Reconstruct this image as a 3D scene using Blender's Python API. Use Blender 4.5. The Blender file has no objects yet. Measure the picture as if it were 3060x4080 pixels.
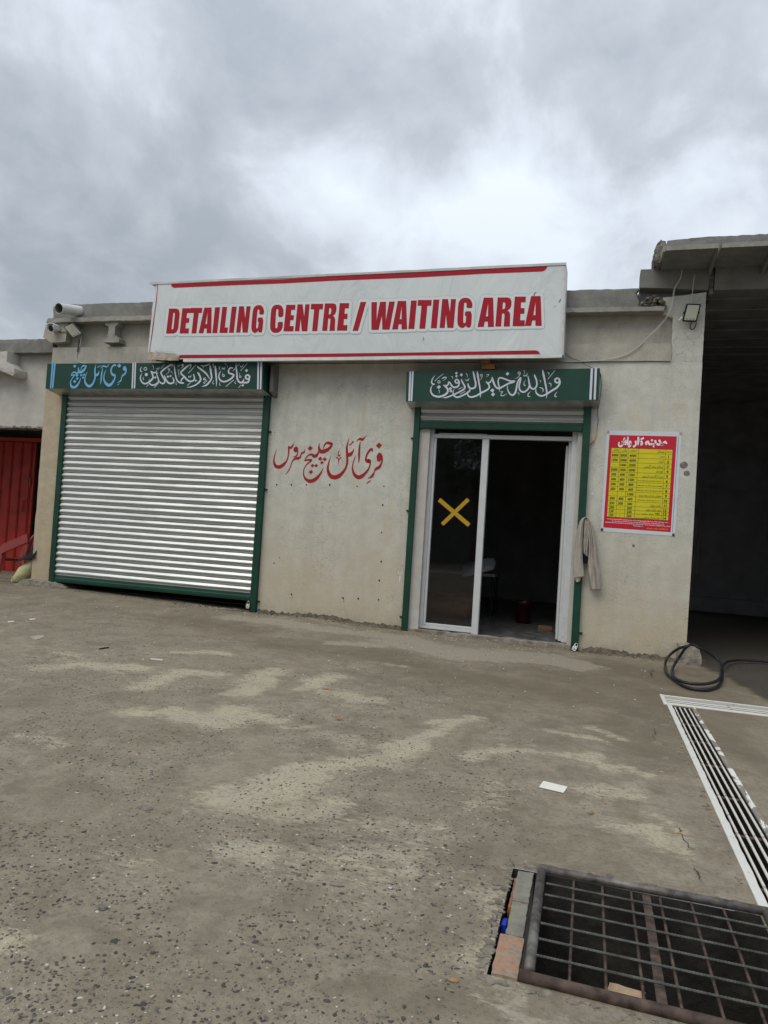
import bpy, bmesh, math, random
import numpy as np
from mathutils import Vector, Matrix, noise, geometry
random.seed(7); RN = random.Random(11)

# ------------------------------------------------------------------ camera, sky, sun, exposure
SC = bpy.context.scene
COL = SC.collection
FPX = 2830.36; YAW, PITCH, ROLL = 0.28934585, 0.02620086, 0.063203
EYE = Vector((0.0, -10.5946, 1.5))
M3 = (Matrix.Rotation(YAW, 3, 'Z') @ Matrix.Rotation(math.pi/2 + PITCH, 3, 'X') @ Matrix.Rotation(ROLL, 3, 'Z'))
cd = bpy.data.cameras.new('camera'); cam = bpy.data.objects.new('camera', cd); COL.objects.link(cam)
cam.matrix_world = Matrix.Translation(EYE) @ M3.to_4x4()
cd.sensor_fit = 'VERTICAL'; cd.sensor_height = 36.0; cd.lens = FPX/4080*36
cd.clip_end = 3000; cd.clip_start = 0.05
SC.camera = cam

SUN_EL, SUN_AZ = math.radians(58), math.radians(205)      # high and soft, behind the camera
world = bpy.data.worlds.new('World'); SC.world = world; world.use_nodes = True
def build_sky():
    nt = world.node_tree; nt.nodes.clear(); N = nt.nodes.new; L = nt.links.new
    out = N('ShaderNodeOutputWorld'); bg = N('ShaderNodeBackground'); L(bg.outputs[0], out.inputs[0])
    sky = N('ShaderNodeTexSky'); sky.sky_type = 'NISHITA'; sky.sun_disc = False
    sky.sun_elevation = SUN_EL; sky.sun_rotation = math.radians(180+25)
    s_mul = N('ShaderNodeVectorMath'); s_mul.operation = 'SCALE'; s_mul.inputs['Scale'].default_value = 0.10
    L(sky.outputs[0], s_mul.inputs[0])
    tc = N('ShaderNodeTexCoord'); sep = N('ShaderNodeSeparateXYZ'); L(tc.outputs['Generated'], sep.inputs[0])
    def m(op, a, b=None, c=None):
        n = N('ShaderNodeMath'); n.operation = op
        for i, v in enumerate((a, b, c)):
            if v is None: continue
            if isinstance(v, (int, float)): n.inputs[i].default_value = v
            else: L(v, n.inputs[i])
        return n.outputs[0]
    zc = m('MAXIMUM', sep.outputs[2], 0.0)
    den = m('ADD', zc, 0.55)
    cx = m('DIVIDE', sep.outputs[0], den); cy = m('DIVIDE', sep.outputs[1], den)
    cv = N('ShaderNodeCombineXYZ'); L(cx, cv.inputs[0]); L(cy, cv.inputs[1])
    def nz(scale, det, rough, dist, off):
        mp = N('ShaderNodeMapping'); mp.inputs['Location'].default_value = off; mp.inputs['Rotation'].default_value = (0, 0, 0.35)
        mp.inputs['Scale'].default_value = (1.0, 0.85, 1)
        L(cv.outputs[0], mp.inputs[0])
        n = N('ShaderNodeTexNoise'); n.inputs['Scale'].default_value = scale; n.inputs['Detail'].default_value = det
        n.inputs['Roughness'].default_value = rough; n.inputs['Distortion'].default_value = dist
        L(mp.outputs[0], n.inputs[0]); return n.outputs[0]
    big = nz(2.6, 6, 0.50, 0.15, (3.3, 1.7, 0)); mid = nz(6.0, 7, 0.56, 0.25, (8.1, 2.2, 4)); fine = nz(16, 6, 0.6, 0.2, (1, 5, 2))
    # broad cloud masses, each at its own direction in the sky
    def blob(px_, py_, rad, amp):
        d = (M3 @ Vector((px_-1530, -(py_-2040), -FPX))).normalized()
        dn = N('ShaderNodeVectorMath'); dn.operation = 'DOT_PRODUCT'; dn.inputs[1].default_value = d
        L(tc.outputs['Generated'], dn.inputs[0])
        a = m('MULTIPLY', m('SUBTRACT', dn.outputs['Value'], 1.0), 1.0/(1-math.cos(math.radians(rad))))
        return m('MULTIPLY', m('EXPONENT', a), amp)
    t = m('ADD', m('MULTIPLY', m('SUBTRACT', big, 0.5), 0.95), m('MULTIPLY', m('SUBTRACT', mid, 0.5), 1.5))
    t = m('ADD', t, m('MULTIPLY', m('SUBTRACT', fine, 0.5), 0.22))
    t = m('ADD', t, 0.47)
    for b in ((1250, 800, 9, .24), (1000, 560, 6, .16), (1750, 900, 6, .20), (2850, 640, 8, .30), (1560, 60, 3.5, .02), (1250, 330, 6, -.22), (1750, 480, 6, -.22), (2250, 780, 6, .14), (1950, 1000, 7, .15), (2350, 1050, 6, .16), (250, 150, 7, -.06), (2250, 250, 6, -.16), (2000, 60, 6, -.12), (300, 700, 8, -.10),
              (650, 330, 9, -.13), (800, 650, 5, -.14), (350, 950, 10, -.10), (2700, 200, 8, -.14), (150, 200, 8, -.05), (2450, 900, 4, -.1)):
        t = m('ADD', t, blob(*b))
    ramp = N('ShaderNodeValToRGB'); L(t, ramp.inputs[0]); cr = ramp.color_ramp
    cr.elements[0].position = 0.12; cr.elements[0].color = (.385, .43, .485, 1)
    cr.elements[1].position = 0.95; cr.elements[1].color = (.80, .87, .95, 1)
    e = cr.elements.new(.40); e.color = (.50, .54, .60, 1)
    e = cr.elements.new(.66); e.color = (.67, .73, .81, 1)
    # overcast luminance: the zenith is brighter than the horizon
    up = N('ShaderNodeMapRange'); up.inputs[1].default_value = 0.0; up.inputs[2].default_value = 1.0
    up.inputs[3].default_value = 0.72; up.inputs[4].default_value = 1.75; L(sep.outputs[2], up.inputs[0])
    sc_ = N('ShaderNodeVectorMath'); sc_.operation = 'SCALE'; L(ramp.outputs[0], sc_.inputs[0]); L(up.outputs[0], sc_.inputs['Scale'])
    hz = N('ShaderNodeMapRange'); hz.inputs[1].default_value = -0.02; hz.inputs[2].default_value = 0.24; L(sep.outputs[2], hz.inputs[0])
    hm = N('ShaderNodeMix'); hm.data_type = 'RGBA'; hm.inputs['A'].default_value = (.40, .455, .515, 1)
    L(hz.outputs[0], hm.inputs['Factor']); L(sc_.outputs[0], hm.inputs['B'])
    mx = N('ShaderNodeMix'); mx.data_type = 'RGBA'; mx.inputs['Factor'].default_value = 0.94
    L(s_mul.outputs[0], mx.inputs['A']); L(hm.outputs['Result'], mx.inputs['B'])
    L(mx.outputs['Result'], bg.inputs[0]); bg.inputs[1].default_value = 1.0
build_sky()
sd = bpy.data.lights.new('sun', 'SUN'); sd.energy = 1.35; sd.angle = math.radians(40); sd.color = (1, .94, .80)
sun = bpy.data.objects.new('sun', sd); COL.objects.link(sun)
sun.rotation_euler = (math.radians(38), math.radians(0), math.radians(-25))
SC.view_settings.view_transform = 'Standard'; SC.view_settings.look = 'None'
SC.view_settings.exposure = 0.0; SC.view_settings.gamma = 1.0; SC.view_settings.use_curve_mapping = False

# ------------------------------------------------------------------ pixel -> place helpers (used only to lay things on their real surfaces)
def ray(x, y): return M3 @ Vector((x-1530, -(y-2040), -FPX))
def onY(x, y, Y=0.0):
    d = ray(x, y); return EYE + d*((Y-EYE.y)/d.y)
def onZ(x, y, z=0.0):
    d = ray(x, y); return EYE + d*((z-EYE.z)/d.z)
class Plane:
    def __init__(s, p, q, r): s.p = p; s.n = (q-p).cross(r-p).normalized(); s.n = s.n if s.n.y < 0 else -s.n
    def __call__(s, x, y, off=0.0):
        d = ray(x, y); p = s.p + s.n*off; return EYE + d*((p-EYE).dot(s.n)/d.dot(s.n))
def PY(Y): return Plane(Vector((0, Y, 0)), Vector((1, Y, 0)), Vector((0, Y, 1)))
def zoomer(ox, oy, s): return lambda x, y: (ox+x*s, oy+y*s)

# ------------------------------------------------------------------ materials
def newmat(name):
    m = bpy.data.materials.new(name); m.use_nodes = True; nt = m.node_tree
    return m, nt, nt.nodes['Principled BSDF']
def lk(nt, a, b): nt.links.new(a, b)
def texpos(nt, scale=(1, 1, 1)):
    g = nt.nodes.new('ShaderNodeNewGeometry'); mp = nt.nodes.new('ShaderNodeMapping'); mp.inputs['Scale'].default_value = scale
    lk(nt, g.outputs['Position'], mp.inputs[0]); return mp.outputs[0]
def noi(nt, v, scale, det=4, rough=.55, dist=0.0):
    n = nt.nodes.new('ShaderNodeTexNoise'); n.inputs['Scale'].default_value = scale; n.inputs['Detail'].default_value = det
    n.inputs['Roughness'].default_value = rough; n.inputs['Distortion'].default_value = dist; lk(nt, v, n.inputs[0]); return n.outputs[0]
def ramp(nt, v, a, b, ca=(0, 0, 0, 1), cb=(1, 1, 1, 1)):
    r = nt.nodes.new('ShaderNodeValToRGB'); r.color_ramp.elements[0].position = a; r.color_ramp.elements[1].position = b
    r.color_ramp.elements[0].color = ca; r.color_ramp.elements[1].color = cb; lk(nt, v, r.inputs[0]); return r.outputs[0]
def mixc(nt, f, a, b, mode='MIX'):
    n = nt.nodes.new('ShaderNodeMix'); n.data_type = 'RGBA'; n.blend_type = mode
    for s, v in (('Factor', f), ('A', a), ('B', b)):
        if isinstance(v, (int, float)): n.inputs[s].default_value = v
        elif isinstance(v, tuple): n.inputs[s].default_value = v if len(v) == 4 else v+(1,)
        else: lk(nt, v, n.inputs[s])
    return n.outputs['Result']
def mth(nt, op, a, b=0.0, clamp=False):
    n = nt.nodes.new('ShaderNodeMath'); n.operation = op; n.use_clamp = clamp
    for i, v in enumerate((a, b)):
        if isinstance(v, (int, float)): n.inputs[i].default_value = v
        else: lk(nt, v, n.inputs[i])
    return n.outputs[0]
def bump(nt, p, h, strength=.4, dist=.01, prev=None):
    b = nt.nodes.new('ShaderNodeBump'); b.inputs['Strength'].default_value = strength; b.inputs['Distance'].default_value = dist
    lk(nt, h, b.inputs['Height'])
    if prev is not None: lk(nt, prev, b.inputs['Normal'])
    lk(nt, b.outputs[0], p.inputs['Normal']); return b.outputs[0]
def simple(name, col, rough=.6, metal=0.0, var=.12, vs=8, bs=None, bd=.002, spec=.4):
    m, nt, p = newmat(name); v = texpos(nt)
    n = noi(nt, v, vs, 5)
    a = tuple(c*(1-var) for c in col); b = tuple(min(1, c*(1+var)) for c in col)
    lk(nt, ramp(nt, n, .3, .7, a+(1,), b+(1,)), p.inputs['Base Color'])
    p.inputs['Roughness'].default_value = rough; p.inputs['Metallic'].default_value = metal; p.inputs['Specular IOR Level'].default_value = spec
    if bs: bump(nt, p, noi(nt, v, bs, 5), .5, bd)
    return m
def concrete(name, c1, c2, crack=.8, rough=.85, stain=(.2, .16, .11), low=None, bumpy=.6, streak=.35, dark=(.07, .066, .06), darkamt=.0):
    """plaster / cement: clouded colour, vertical runs of dirt, map cracks, soiling near the ground"""
    m, nt, p = newmat(name); v = texpos(nt)
    big = noi(nt, v, .9, 5, .6, .4); md = noi(nt, v, 5, 6, .6, .2); fi = noi(nt, v, 60, 4, .6)
    col = mixc(nt, ramp(nt, big, .32, .68), c1, c2)
    col = mixc(nt, ramp(nt, md, .35, .75), col, tuple(c*.80 for c in c1))
    vs = texpos(nt, (3.2, 3.2, .22)); st = noi(nt, vs, 1.6, 5, .6, .1)
    col = mixc(nt, mth(nt, 'MULTIPLY', ramp(nt, st, .50, .78), streak), col, tuple(c*.62 for c in c2))
    if low is not None:
        g = nt.nodes.new('ShaderNodeNewGeometry'); s = nt.nodes.new('ShaderNodeSeparateXYZ'); lk(nt, g.outputs['Position'], s.inputs[0])
        mr = nt.nodes.new('ShaderNodeMapRange'); mr.inputs[1].default_value = low; mr.inputs[2].default_value = -.05; lk(nt, s.outputs[2], mr.inputs[0])
        f = mth(nt, 'MULTIPLY', mr.outputs[0], mth(nt, 'ADD', ramp(nt, noi(nt, v, 1.7, 6, .6, .3), .25, .7), .5), True)
        col = mixc(nt, mth(nt, 'MULTIPLY', f, .8, True), col, stain)
        mr2 = nt.nodes.new('ShaderNodeMapRange'); mr2.inputs[1].default_value = .22; mr2.inputs[2].default_value = 0.0; lk(nt, s.outputs[2], mr2.inputs[0])
        f2 = mth(nt, 'MULTIPLY', mr2.outputs[0], ramp(nt, noi(nt, v, 9, 5, .7), .35, .6), True)
        col = mixc(nt, mth(nt, 'MULTIPLY', f2, .6, True), col, tuple(c*.45 for c in stain))
    if darkamt > 0:
        col = mixc(nt, mth(nt, 'MULTIPLY', ramp(nt, noi(nt, v, 1.8, 7, .68, .6), .46, .66), darkamt), col, dark)
    if low is not None:
        bl = noi(nt, texpos(nt, (1.6, 1.6, .55)), 1.5, 6, .65, .5)
        col = mixc(nt, mth(nt, 'MULTIPLY', ramp(nt, bl, .56, .70), .45), col, tuple(c*1.15 for c in stain))
    h = md
    if crack > 0:
        vo = nt.nodes.new('ShaderNodeTexVoronoi'); vo.feature = 'DISTANCE_TO_EDGE'; vo.inputs['Scale'].default_value = 7.5
        dv = nt.nodes.new('ShaderNodeVectorMath'); dv.operation = 'ADD'; lk(nt, v, dv.inputs[0])
        nn = nt.nodes.new('ShaderNodeTexNoise'); nn.inputs['Scale'].default_value = 9; lk(nt, v, nn.inputs[0])
        sc = nt.nodes.new('ShaderNodeVectorMath'); sc.operation = 'SCALE'; sc.inputs['Scale'].default_value = .16; lk(nt, nn.outputs['Color'], sc.inputs[0])
        lk(nt, sc.outputs[0], dv.inputs[1]); lk(nt, dv.outputs[0], vo.inputs['Vector'])
        ck = ramp(nt, vo.outputs[0], .004, .03, (1, 1, 1, 1), (0, 0, 0, 1))
        msk = ramp(nt, noi(nt, v, 1.3, 3), .45, .6)
        cf = mth(nt, 'MULTIPLY', mth(nt, 'MULTIPLY', ck, msk), crack)
        col = mixc(nt, cf, col, tuple(c*.45 for c in c1))
    col = mixc(nt, .25, col, ramp(nt, fi, .3, .7, tuple(c*.7 for c in c1)+(1,), tuple(min(1, c*1.25) for c in c2)+(1,)))
    lk(nt, col, p.inputs['Base Color']); p.inputs['Roughness'].default_value = rough; p.inputs['Specular IOR Level'].default_value = .25
    b = bump(nt, p, md, bumpy, .012); bump(nt, p, fi, .35, .004, b)
    return m
MAT = {}
MAT['plaster'] = concrete('plaster', (.55, .54, .48), (.67, .66, .60), low=2.1, stain=(.44, .35, .215), streak=.9)
MAT['plaster_tan'] = concrete('plaster_tan', (.46, .385, .27), (.53, .455, .34), low=1.0, stain=(.42, .32, .19), crack=.4)
MAT['plaster_left'] = concrete('plaster_left', (.50, .48, .44), (.58, .56, .52), crack=.1)
MAT['cement'] = concrete('cement', (.205, .205, .193), (.28, .28, .264), crack=0, bumpy=.9, darkamt=.5)
MAT['girder'] = concrete('girder', (.42, .395, .34), (.50, .475, .42), crack=0, bumpy=.6, streak=.9, darkamt=.30, dark=(.16, .135, .11))
MAT['ledge'] = concrete('ledge', (.30, .288, .255), (.38, .368, .33), crack=0, bumpy=.9, darkamt=.35)
MAT['canopy'] = concrete('canopy', (.20, .198, .186), (.27, .268, .252), crack=0, darkamt=.5, bumpy=.8, streak=.7)  # tone lowered to paint in the shade on the undersides
MAT['broken'] = simple('broken_concrete', (.19, .17, .15), .95, var=.5, vs=22, bs=30, bd=.02)
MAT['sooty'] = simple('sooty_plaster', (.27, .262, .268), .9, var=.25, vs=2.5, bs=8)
MAT['room'] = simple('room_plaster', (.26, .25, .25), .9, var=.2, vs=2)
MAT['room_floor'] = simple('room_floor', (.11, .11, .108), .38, var=.75, vs=7, bs=12, bd=.006)
MAT['green'] = simple('green_paint', (.004, .047, .027), .5, var=.18, vs=5, bs=40, bd=.0006)
MAT['green_face'] = simple('green_fascia', (.005, .047, .031), .5, var=.10, vs=3)
MAT['white_print'] = simple('white_vinyl', (.62, .64, .74), .45, var=.03)
MAT['blue_print'] = simple('blue_vinyl', (.17, .43, .72), .45, var=.03)
MAT['red_paint'] = simple('red_wall_paint', (.33, .007, .014), .6, var=.12, vs=20)
MAT['red_print'] = simple('red_flex_print', (.35, .007, .020), .6, var=.04, spec=.2)
MAT['banner_halo'] = simple('banner_halo', (.47, .51, .51), .45, var=.02)
MAT['banner_glow'] = simple('banner_glow_white', (.61, .66, .66), .45, var=.02)
MAT['white_metal'] = simple('white_sheet_metal', (.60, .61, .60), .4, var=.1, vs=10, bs=20, bd=.004)
MAT['alu'] = simple('white_aluminium', (.60, .62, .63), .4, metal=.1, var=.05)
MAT['tape_beige'] = simple('beige_tape', (.38, .32, .25), .6, var=.2, vs=15, bs=18, bd=.02)
MAT['grey_board'] = simple('grey_board', (.16, .155, .145), .8, var=.25, vs=6)
MAT['yellow_tape'] = simple('yellow_tape', (.46, .27, .012), .6, var=.1, vs=20, bs=30, bd=.002)
MAT['brick'] = simple('brick_clay', (.38, .17, .09), .9, var=.3, vs=20, bs=50, bd=.006)
MAT['tan_chunk'] = simple('tan_brick_chunk', (.40, .28, .18), .95, var=.25, vs=20, bs=40, bd=.005)
MAT['brick_pale'] = simple('mortared_brick', (.20, .19, .155), .9, var=.25, vs=14, bs=50, bd=.006)
def worn_brick(name, c1, c2, sc_):
    m, nt, p = newmat(name); v = texpos(nt); n = noi(nt, v, sc_, 6, .7, .5)
    col = mixc(nt, ramp(nt, n, .40, .62), c1, c2); col = mixc(nt, mth(nt, 'MULTIPLY', ramp(nt, noi(nt, v, 60, 4, .6), .45, .7), .5), col, tuple(c*.5 for c in c2))
    lk(nt, col, p.inputs['Base Color']); p.inputs['Roughness'].default_value = .95; bump(nt, p, noi(nt, v, 45, 5), .8, .006); return m
MAT['brick_orange'] = worn_brick('orange_brick', (.36, .20, .125), (.27, .23, .18), 9)
MAT['black'] = simple('black_plastic', (.010, .010, .012), .6, var=.1, spec=.2)
MAT['rubber'] = simple('black_rubber', (.016, .015, .022), .5, var=.2, vs=20)
MAT['white_plastic'] = simple('white_plastic', (.72, .73, .74), .35, var=.04)
MAT['pvc'] = simple('pvc_pipe', (.62, .61, .58), .4, var=.12, vs=6)
MAT['pvc_in'] = simple('pipe_inside', (.20, .195, .185), .7, var=.2)
MAT['lamp_glass'] = simple('lamp_diffuser', (.55, .57, .46), .25, var=.06, vs=60, bs=90, bd=.002)
MAT['lamp_case'] = simple('lamp_case', (.10, .10, .085), .55, var=.2)
MAT['cable_white'] = simple('white_cable', (.60, .58, .54), .5, var=.05)
MAT['yellow'] = simple('yellow_insulation', (.6, .42, .05), .5)
MAT['red'] = simple('red_insulation', (.5, .03, .03), .5)
MAT['cloth'] = simple('grey_cotton', (.40, .365, .32), .95, var=.10, vs=14, bs=260, bd=.0015)
MAT['black_cloth'] = simple('black_cloth', (.010, .010, .012), .95, var=.3, bs=30, bd=.01)
MAT['sack'] = simple('yellow_sack', (.56, .54, .29), .7, var=.08, vs=6, bs=160, bd=.002)
MAT['chair_red'] = simple('red_plastic', (.30, .060, .058), .4, var=.08)
MAT['door_red'] = simple('red_painted_sheet', (.40, .030, .022), .42, var=.22, vs=4, bs=6, bd=.004)
MAT['frame_red'] = simple('red_painted_angle', (.42, .05, .03), .45, var=.1)
MAT['bucket'] = simple('red_bucket', (.035, .004, .004), .4)
MAT['carton'] = simple('carton', (.26, .10, .05), .8, var=.2)
MAT['cushion'] = simple('cushion_white', (.50, .52, .55), .9, var=.1, bs=12, bd=.03)
MAT['brass'] = simple('brass', (.55, .38, .16), .35, metal=.6)
MAT['lock'] = simple('padlock_enamel', (.70, .62, .54), .35, var=.12, vs=40)
MAT['steel'] = simple('steel', (.5, .5, .48), .3, metal=.9)
MAT['paper'] = simple('paper', (.72, .69, .63), .8, var=.05, vs=10)
MAT['leaf'] = simple('dead_leaf', (.30, .17, .07), .8, var=.3, vs=40)
MAT['twig'] = simple('twig', (.03, .024, .018), .9)
MAT['orange_bit'] = simple('orange_chip', (.60, .26, .07), .7)
MAT['stone_dark'] = simple('dark_pebble', (.062, .054, .046), .75, var=.5, vs=70)
MAT['stone_mid'] = simple('grey_pebble', (.125, .112, .093), .8, var=.4, vs=70)
MAT['stone_white'] = simple('white_pebble', (.50, .47, .41), .7, var=.15, vs=70)
MAT['rust'] = simple('rusty_iron', (.070, .046, .036), .7, var=.7, vs=18, bs=60, bd=.002)
MAT['rebar'] = simple('rebar_steel', (.085, .085, .075), .55, metal=.3, var=.45, vs=22)
MAT['pipe_iron'] = simple('worn_iron_pipe', (.125, .112, .102), .5, metal=.3, var=.7, vs=16, bs=50, bd=.002)
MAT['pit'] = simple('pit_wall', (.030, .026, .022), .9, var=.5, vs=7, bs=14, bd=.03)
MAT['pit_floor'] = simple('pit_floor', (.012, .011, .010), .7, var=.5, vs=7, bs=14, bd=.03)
MAT['blue_bit'] = simple('blue_plastic', (.01, .04, .5), .4)
MAT['crack'] = simple('crack_shadow', (.05, .043, .035), .95)
MAT['moss'] = simple('mossy_mortar', (.105, .092, .066), .95, var=.55, vs=14, bs=30, bd=.02)
MAT['skirt'] = simple('mortar_skirt', (.25, .225, .185), .95, var=.4, vs=10, bs=26, bd=.02)
MAT['skirt2'] = simple('yard_mortar', (.19, .168, .135), .95, var=.4, vs=18, bs=40, bd=.01)
MAT['fleck'] = simple('white_fleck', (.62, .60, .55), .8)
MAT['bark'] = simple('bark', (.09, .07, .05), .9)
MAT['foliage'] = simple('foliage', (.05, .08, .03), .7, var=.4, vs=3)
MAT['far_wall'] = simple('far_wall_paint', (.16, .15, .14), .9, var=.2, vs=1)
MAT['poster_white'] = simple('poster_sheet', (.62, .66, .70), .4, var=.04)
MAT['poster_red'] = simple('poster_red', (.55, .012, .035), .4, var=.04)
MAT['poster_yellow'] = simple('poster_yellow', (.66, .58, .015), .4, var=.04)
MAT['ink'] = simple('ink', (.045, .045, .008), .5, var=.02)
MAT['navy'] = simple('navy_line', (.10, .16, .28), .5)
MAT['poster_text_white'] = simple('poster_white_text', (.85, .80, .82), .5, var=.02)
MAT['poster_text_gold'] = simple('poster_gold_text', (.75, .42, .08), .5, var=.02)
MAT['white_smear'] = simple('white_smear', (.70, .71, .70), .8, var=.1, vs=30)

def banner_mat():
    m, nt, p = newmat('white_flex_banner'); v = texpos(nt)
    col = mixc(nt, ramp(nt, noi(nt, v, 1.3, 4), .3, .7), (.545, .59, .595), (.60, .65, .65))
    vs = texpos(nt, (2.5, 1, .7)); sm = ramp(nt, noi(nt, vs, 3.0, 6, .6, .3), .62, .80)
    col = mixc(nt, mth(nt, 'MULTIPLY', sm, .35), col, (.30, .31, .30))
    lk(nt, col, p.inputs['Base Color']); p.inputs['Roughness'].default_value = .42; p.inputs['Specular IOR Level'].default_value = .35
    wv = texpos(nt, (1.1, 1, .45)); bump(nt, p, noi(nt, wv, 1.6, 4, .5, .9), .75, .07)
    return m
MAT['banner'] = banner_mat()
def galv_mat():
    m, nt, p = newmat('galvanised_slat')
    v = texpos(nt, (1, 1, 1)); vs = texpos(nt, (.9, 1, 14))
    col = mixc(nt, ramp(nt, noi(nt, vs, 1.2, 4, .6), .3, .7), (.46, .475, .475), (.58, .60, .60))
    col = mixc(nt, mth(nt, 'MULTIPLY', ramp(nt, noi(nt, v, 2.2, 6, .65), .60, .85), .25), col, (.45, .46, .44))
    lk(nt, col, p.inputs['Base Color']); p.inputs['Metallic'].default_value = .72
    lk(nt, mth(nt, 'ADD', mth(nt, 'MULTIPLY', noi(nt, vs, 3, 4), .18), .30), p.inputs['Roughness'])
    b = bump(nt, p, noi(nt, texpos(nt, (2.2, 1, 3)), 4.0, 3), .25, .004)
    return m
MAT['galv'] = galv_mat()
MAT['galv_dull'] = simple('dull_zinc', (.40, .40, .38), .42, metal=.6, var=.3, vs=5)
def glass_mat():
    m, nt, p = newmat('dark_window_glass')
    p.inputs['Base Color'].default_value = (.62, .66, .70, 1); p.inputs['Roughness'].default_value = .02
    p.inputs['Transmission Weight'].default_value = 1; p.inputs['IOR'].default_value = 1.45
    return m
MAT['glass'] = glass_mat()
def chipped_mat():
    m, nt, p = newmat('chipped_white_paint'); v = texpos(nt)
    f = ramp(nt, noi(nt, texpos(nt, (1, .55, 1)), 9, 5, .6, .8), .475, .50)
    f2 = ramp(nt, noi(nt, v, 40, 4, .6), .36, .44)
    col = mixc(nt, f, (.24, .215, .185), (.74, .73, .69)); col = mixc(nt, mth(nt, 'MULTIPLY', mth(nt, 'SUBTRACT', 1.0, f2), .5), col, (.3, .28, .24))
    lk(nt, col, p.inputs['Base Color']); p.inputs['Roughness'].default_value = .55; bump(nt, p, f, .6, .003); return m
MAT['chipped'] = chipped_mat()
def worn_white():
    m, nt, p = newmat('worn_white_paint'); v = texpos(nt)
    f = ramp(nt, noi(nt, v, 16, 6, .7, .4), .30, .36)
    col = mixc(nt, f, (.12, .08, .06), (.72, .71, .67)); col = mixc(nt, mth(nt, 'MULTIPLY', noi(nt, v, 5, 4), .4), col, (.5, .46, .38))
    lk(nt, col, p.inputs['Base Color']); p.inputs['Roughness'].default_value = .45; return m
MAT['worn_white'] = worn_white()
def rod_white():
    m, nt, p = newmat('chipped_rod_paint'); v = texpos(nt)
    f = ramp(nt, noi(nt, v, 14, 6, .75, .4), .36, .42)
    f = mth(nt, 'MAXIMUM', f, ramp(nt, noi(nt, v, 1.7, 2), .5, .55))
    lk(nt, mixc(nt, f, (.03, .028, .026), (.68, .655, .59)), p.inputs['Base Color']); p.inputs['Roughness'].default_value = .45; return m
MAT['rod'] = rod_white()
def ground_mat():
    m, nt, p = newmat('wet_concrete_yard'); v = texpos(nt)
    at = nt.nodes.new('ShaderNodeVertexColor'); at.layer_name = 'mask'; s = nt.nodes.new('ShaderNodeSeparateColor'); lk(nt, at.outputs[0], s.inputs[0])
    dry, apron, wet = s.outputs[0], s.outputs[1], s.outputs[2]
    def sub(n, k): return mth(nt, 'MULTIPLY', mth(nt, 'SUBTRACT', n, .5), k)
    big = noi(nt, v, .55, 6, .6, .5); md = noi(nt, v, 3.2, 8, .68, .5); fi = noi(nt, v, 42, 6, .72); grit = noi(nt, v, 150, 3, .7)
    col = mixc(nt, ramp(nt, big, .3, .7), (0.267, 0.229, 0.171), (0.345, 0.300, 0.228))
    col = mixc(nt, ramp(nt, md, .42, .66), col, (0.223, 0.189, 0.138))
    m12 = noi(nt, v, 13, 7, .72, .5); col = mixc(nt, mth(nt, 'MULTIPLY', ramp(nt, m12, .44, .60), .5), col, (0.185, 0.158, 0.114))
    col = mixc(nt, mth(nt, 'MULTIPLY', mth(nt, 'ADD', wet, sub(md, 1.2), True), .8, True), col, (0.145, 0.119, 0.080))
    # dried mud and sand: feathery, brushed streaks
    rot = nt.nodes.new('ShaderNodeMapping'); rot.inputs['Rotation'].default_value = (0, 0, -.35); rot.inputs['Scale'].default_value = (.8, 2.8, 1); lk(nt, v, rot.inputs[0]); sv = rot.outputs[0]
    st = noi(nt, sv, 4.5, 9, .76, 1.3); st2 = noi(nt, sv, 18, 8, .8, 1.0); st3 = noi(nt, v, 9, 8, .78, .8)
    f = mth(nt, 'ADD', mth(nt, 'MULTIPLY', dry, .95), sub(st, 1.9)); f = mth(nt, 'ADD', f, sub(st2, 2.2)); f = mth(nt, 'ADD', f, sub(st3, 1.8))
    f = mth(nt, 'MULTIPLY', f, ramp(nt, dry, .02, .25))
    fs = ramp(nt, f, .36, .74)
    sand = mixc(nt, ramp(nt, noi(nt, v, 3, 5), .35, .65), (0.482, 0.421, 0.302), (0.429, 0.389, 0.302))
    col = mixc(nt, mth(nt, 'MULTIPLY', fs, .80), col, sand)
    dm = ramp(nt, noi(nt, v, 1.15, 8, .66, .6), .50, .64); col = mixc(nt, mth(nt, 'MULTIPLY', dm, .34), col, (0.148, 0.132, 0.100))
    # lighter rough mortar apron by the wall
    g = mth(nt, 'ADD', mth(nt, 'MULTIPLY', apron, 1.1), sub(md, 1.6)); g = mth(nt, 'ADD', g, sub(st3, 1.3)); g = mth(nt, 'MULTIPLY', g, ramp(nt, apron, .03, .2)); g = ramp(nt, g, .34, .60)
    col = mixc(nt, mth(nt, 'MULTIPLY', g, .75), col, mixc(nt, ramp(nt, fi, .35, .65), (0.294, 0.260, 0.202), (0.441, 0.406, 0.329)))
    # faint pale wisps and dark wear all over
    w = ramp(nt, noi(nt, sv, 2.6, 12, .84, 1.2), .57, .70); col = mixc(nt, mth(nt, 'MULTIPLY', w, .32), col, (0.453, 0.400, 0.302))
    k = ramp(nt, noi(nt, v, 7, 8, .75, .4), .54, .70); col = mixc(nt, mth(nt, 'MULTIPLY', k, .30), col, (0.147, 0.126, 0.090))
    col = mixc(nt, mth(nt, 'MULTIPLY', at.outputs['Alpha'], .85), col, (0.048, 0.044, 0.040))   # oily bay floor, with the canopy's shade painted in
    # gritty speckle
    col = mixc(nt, mth(nt, 'MULTIPLY', ramp(nt, fi, .52, .64), .6), col, (0.128, 0.111, 0.086)); col = mixc(nt, mth(nt, 'MULTIPLY', ramp(nt, fi, .44, .33), .0), col, (0.490, 0.453, 0.361))
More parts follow.
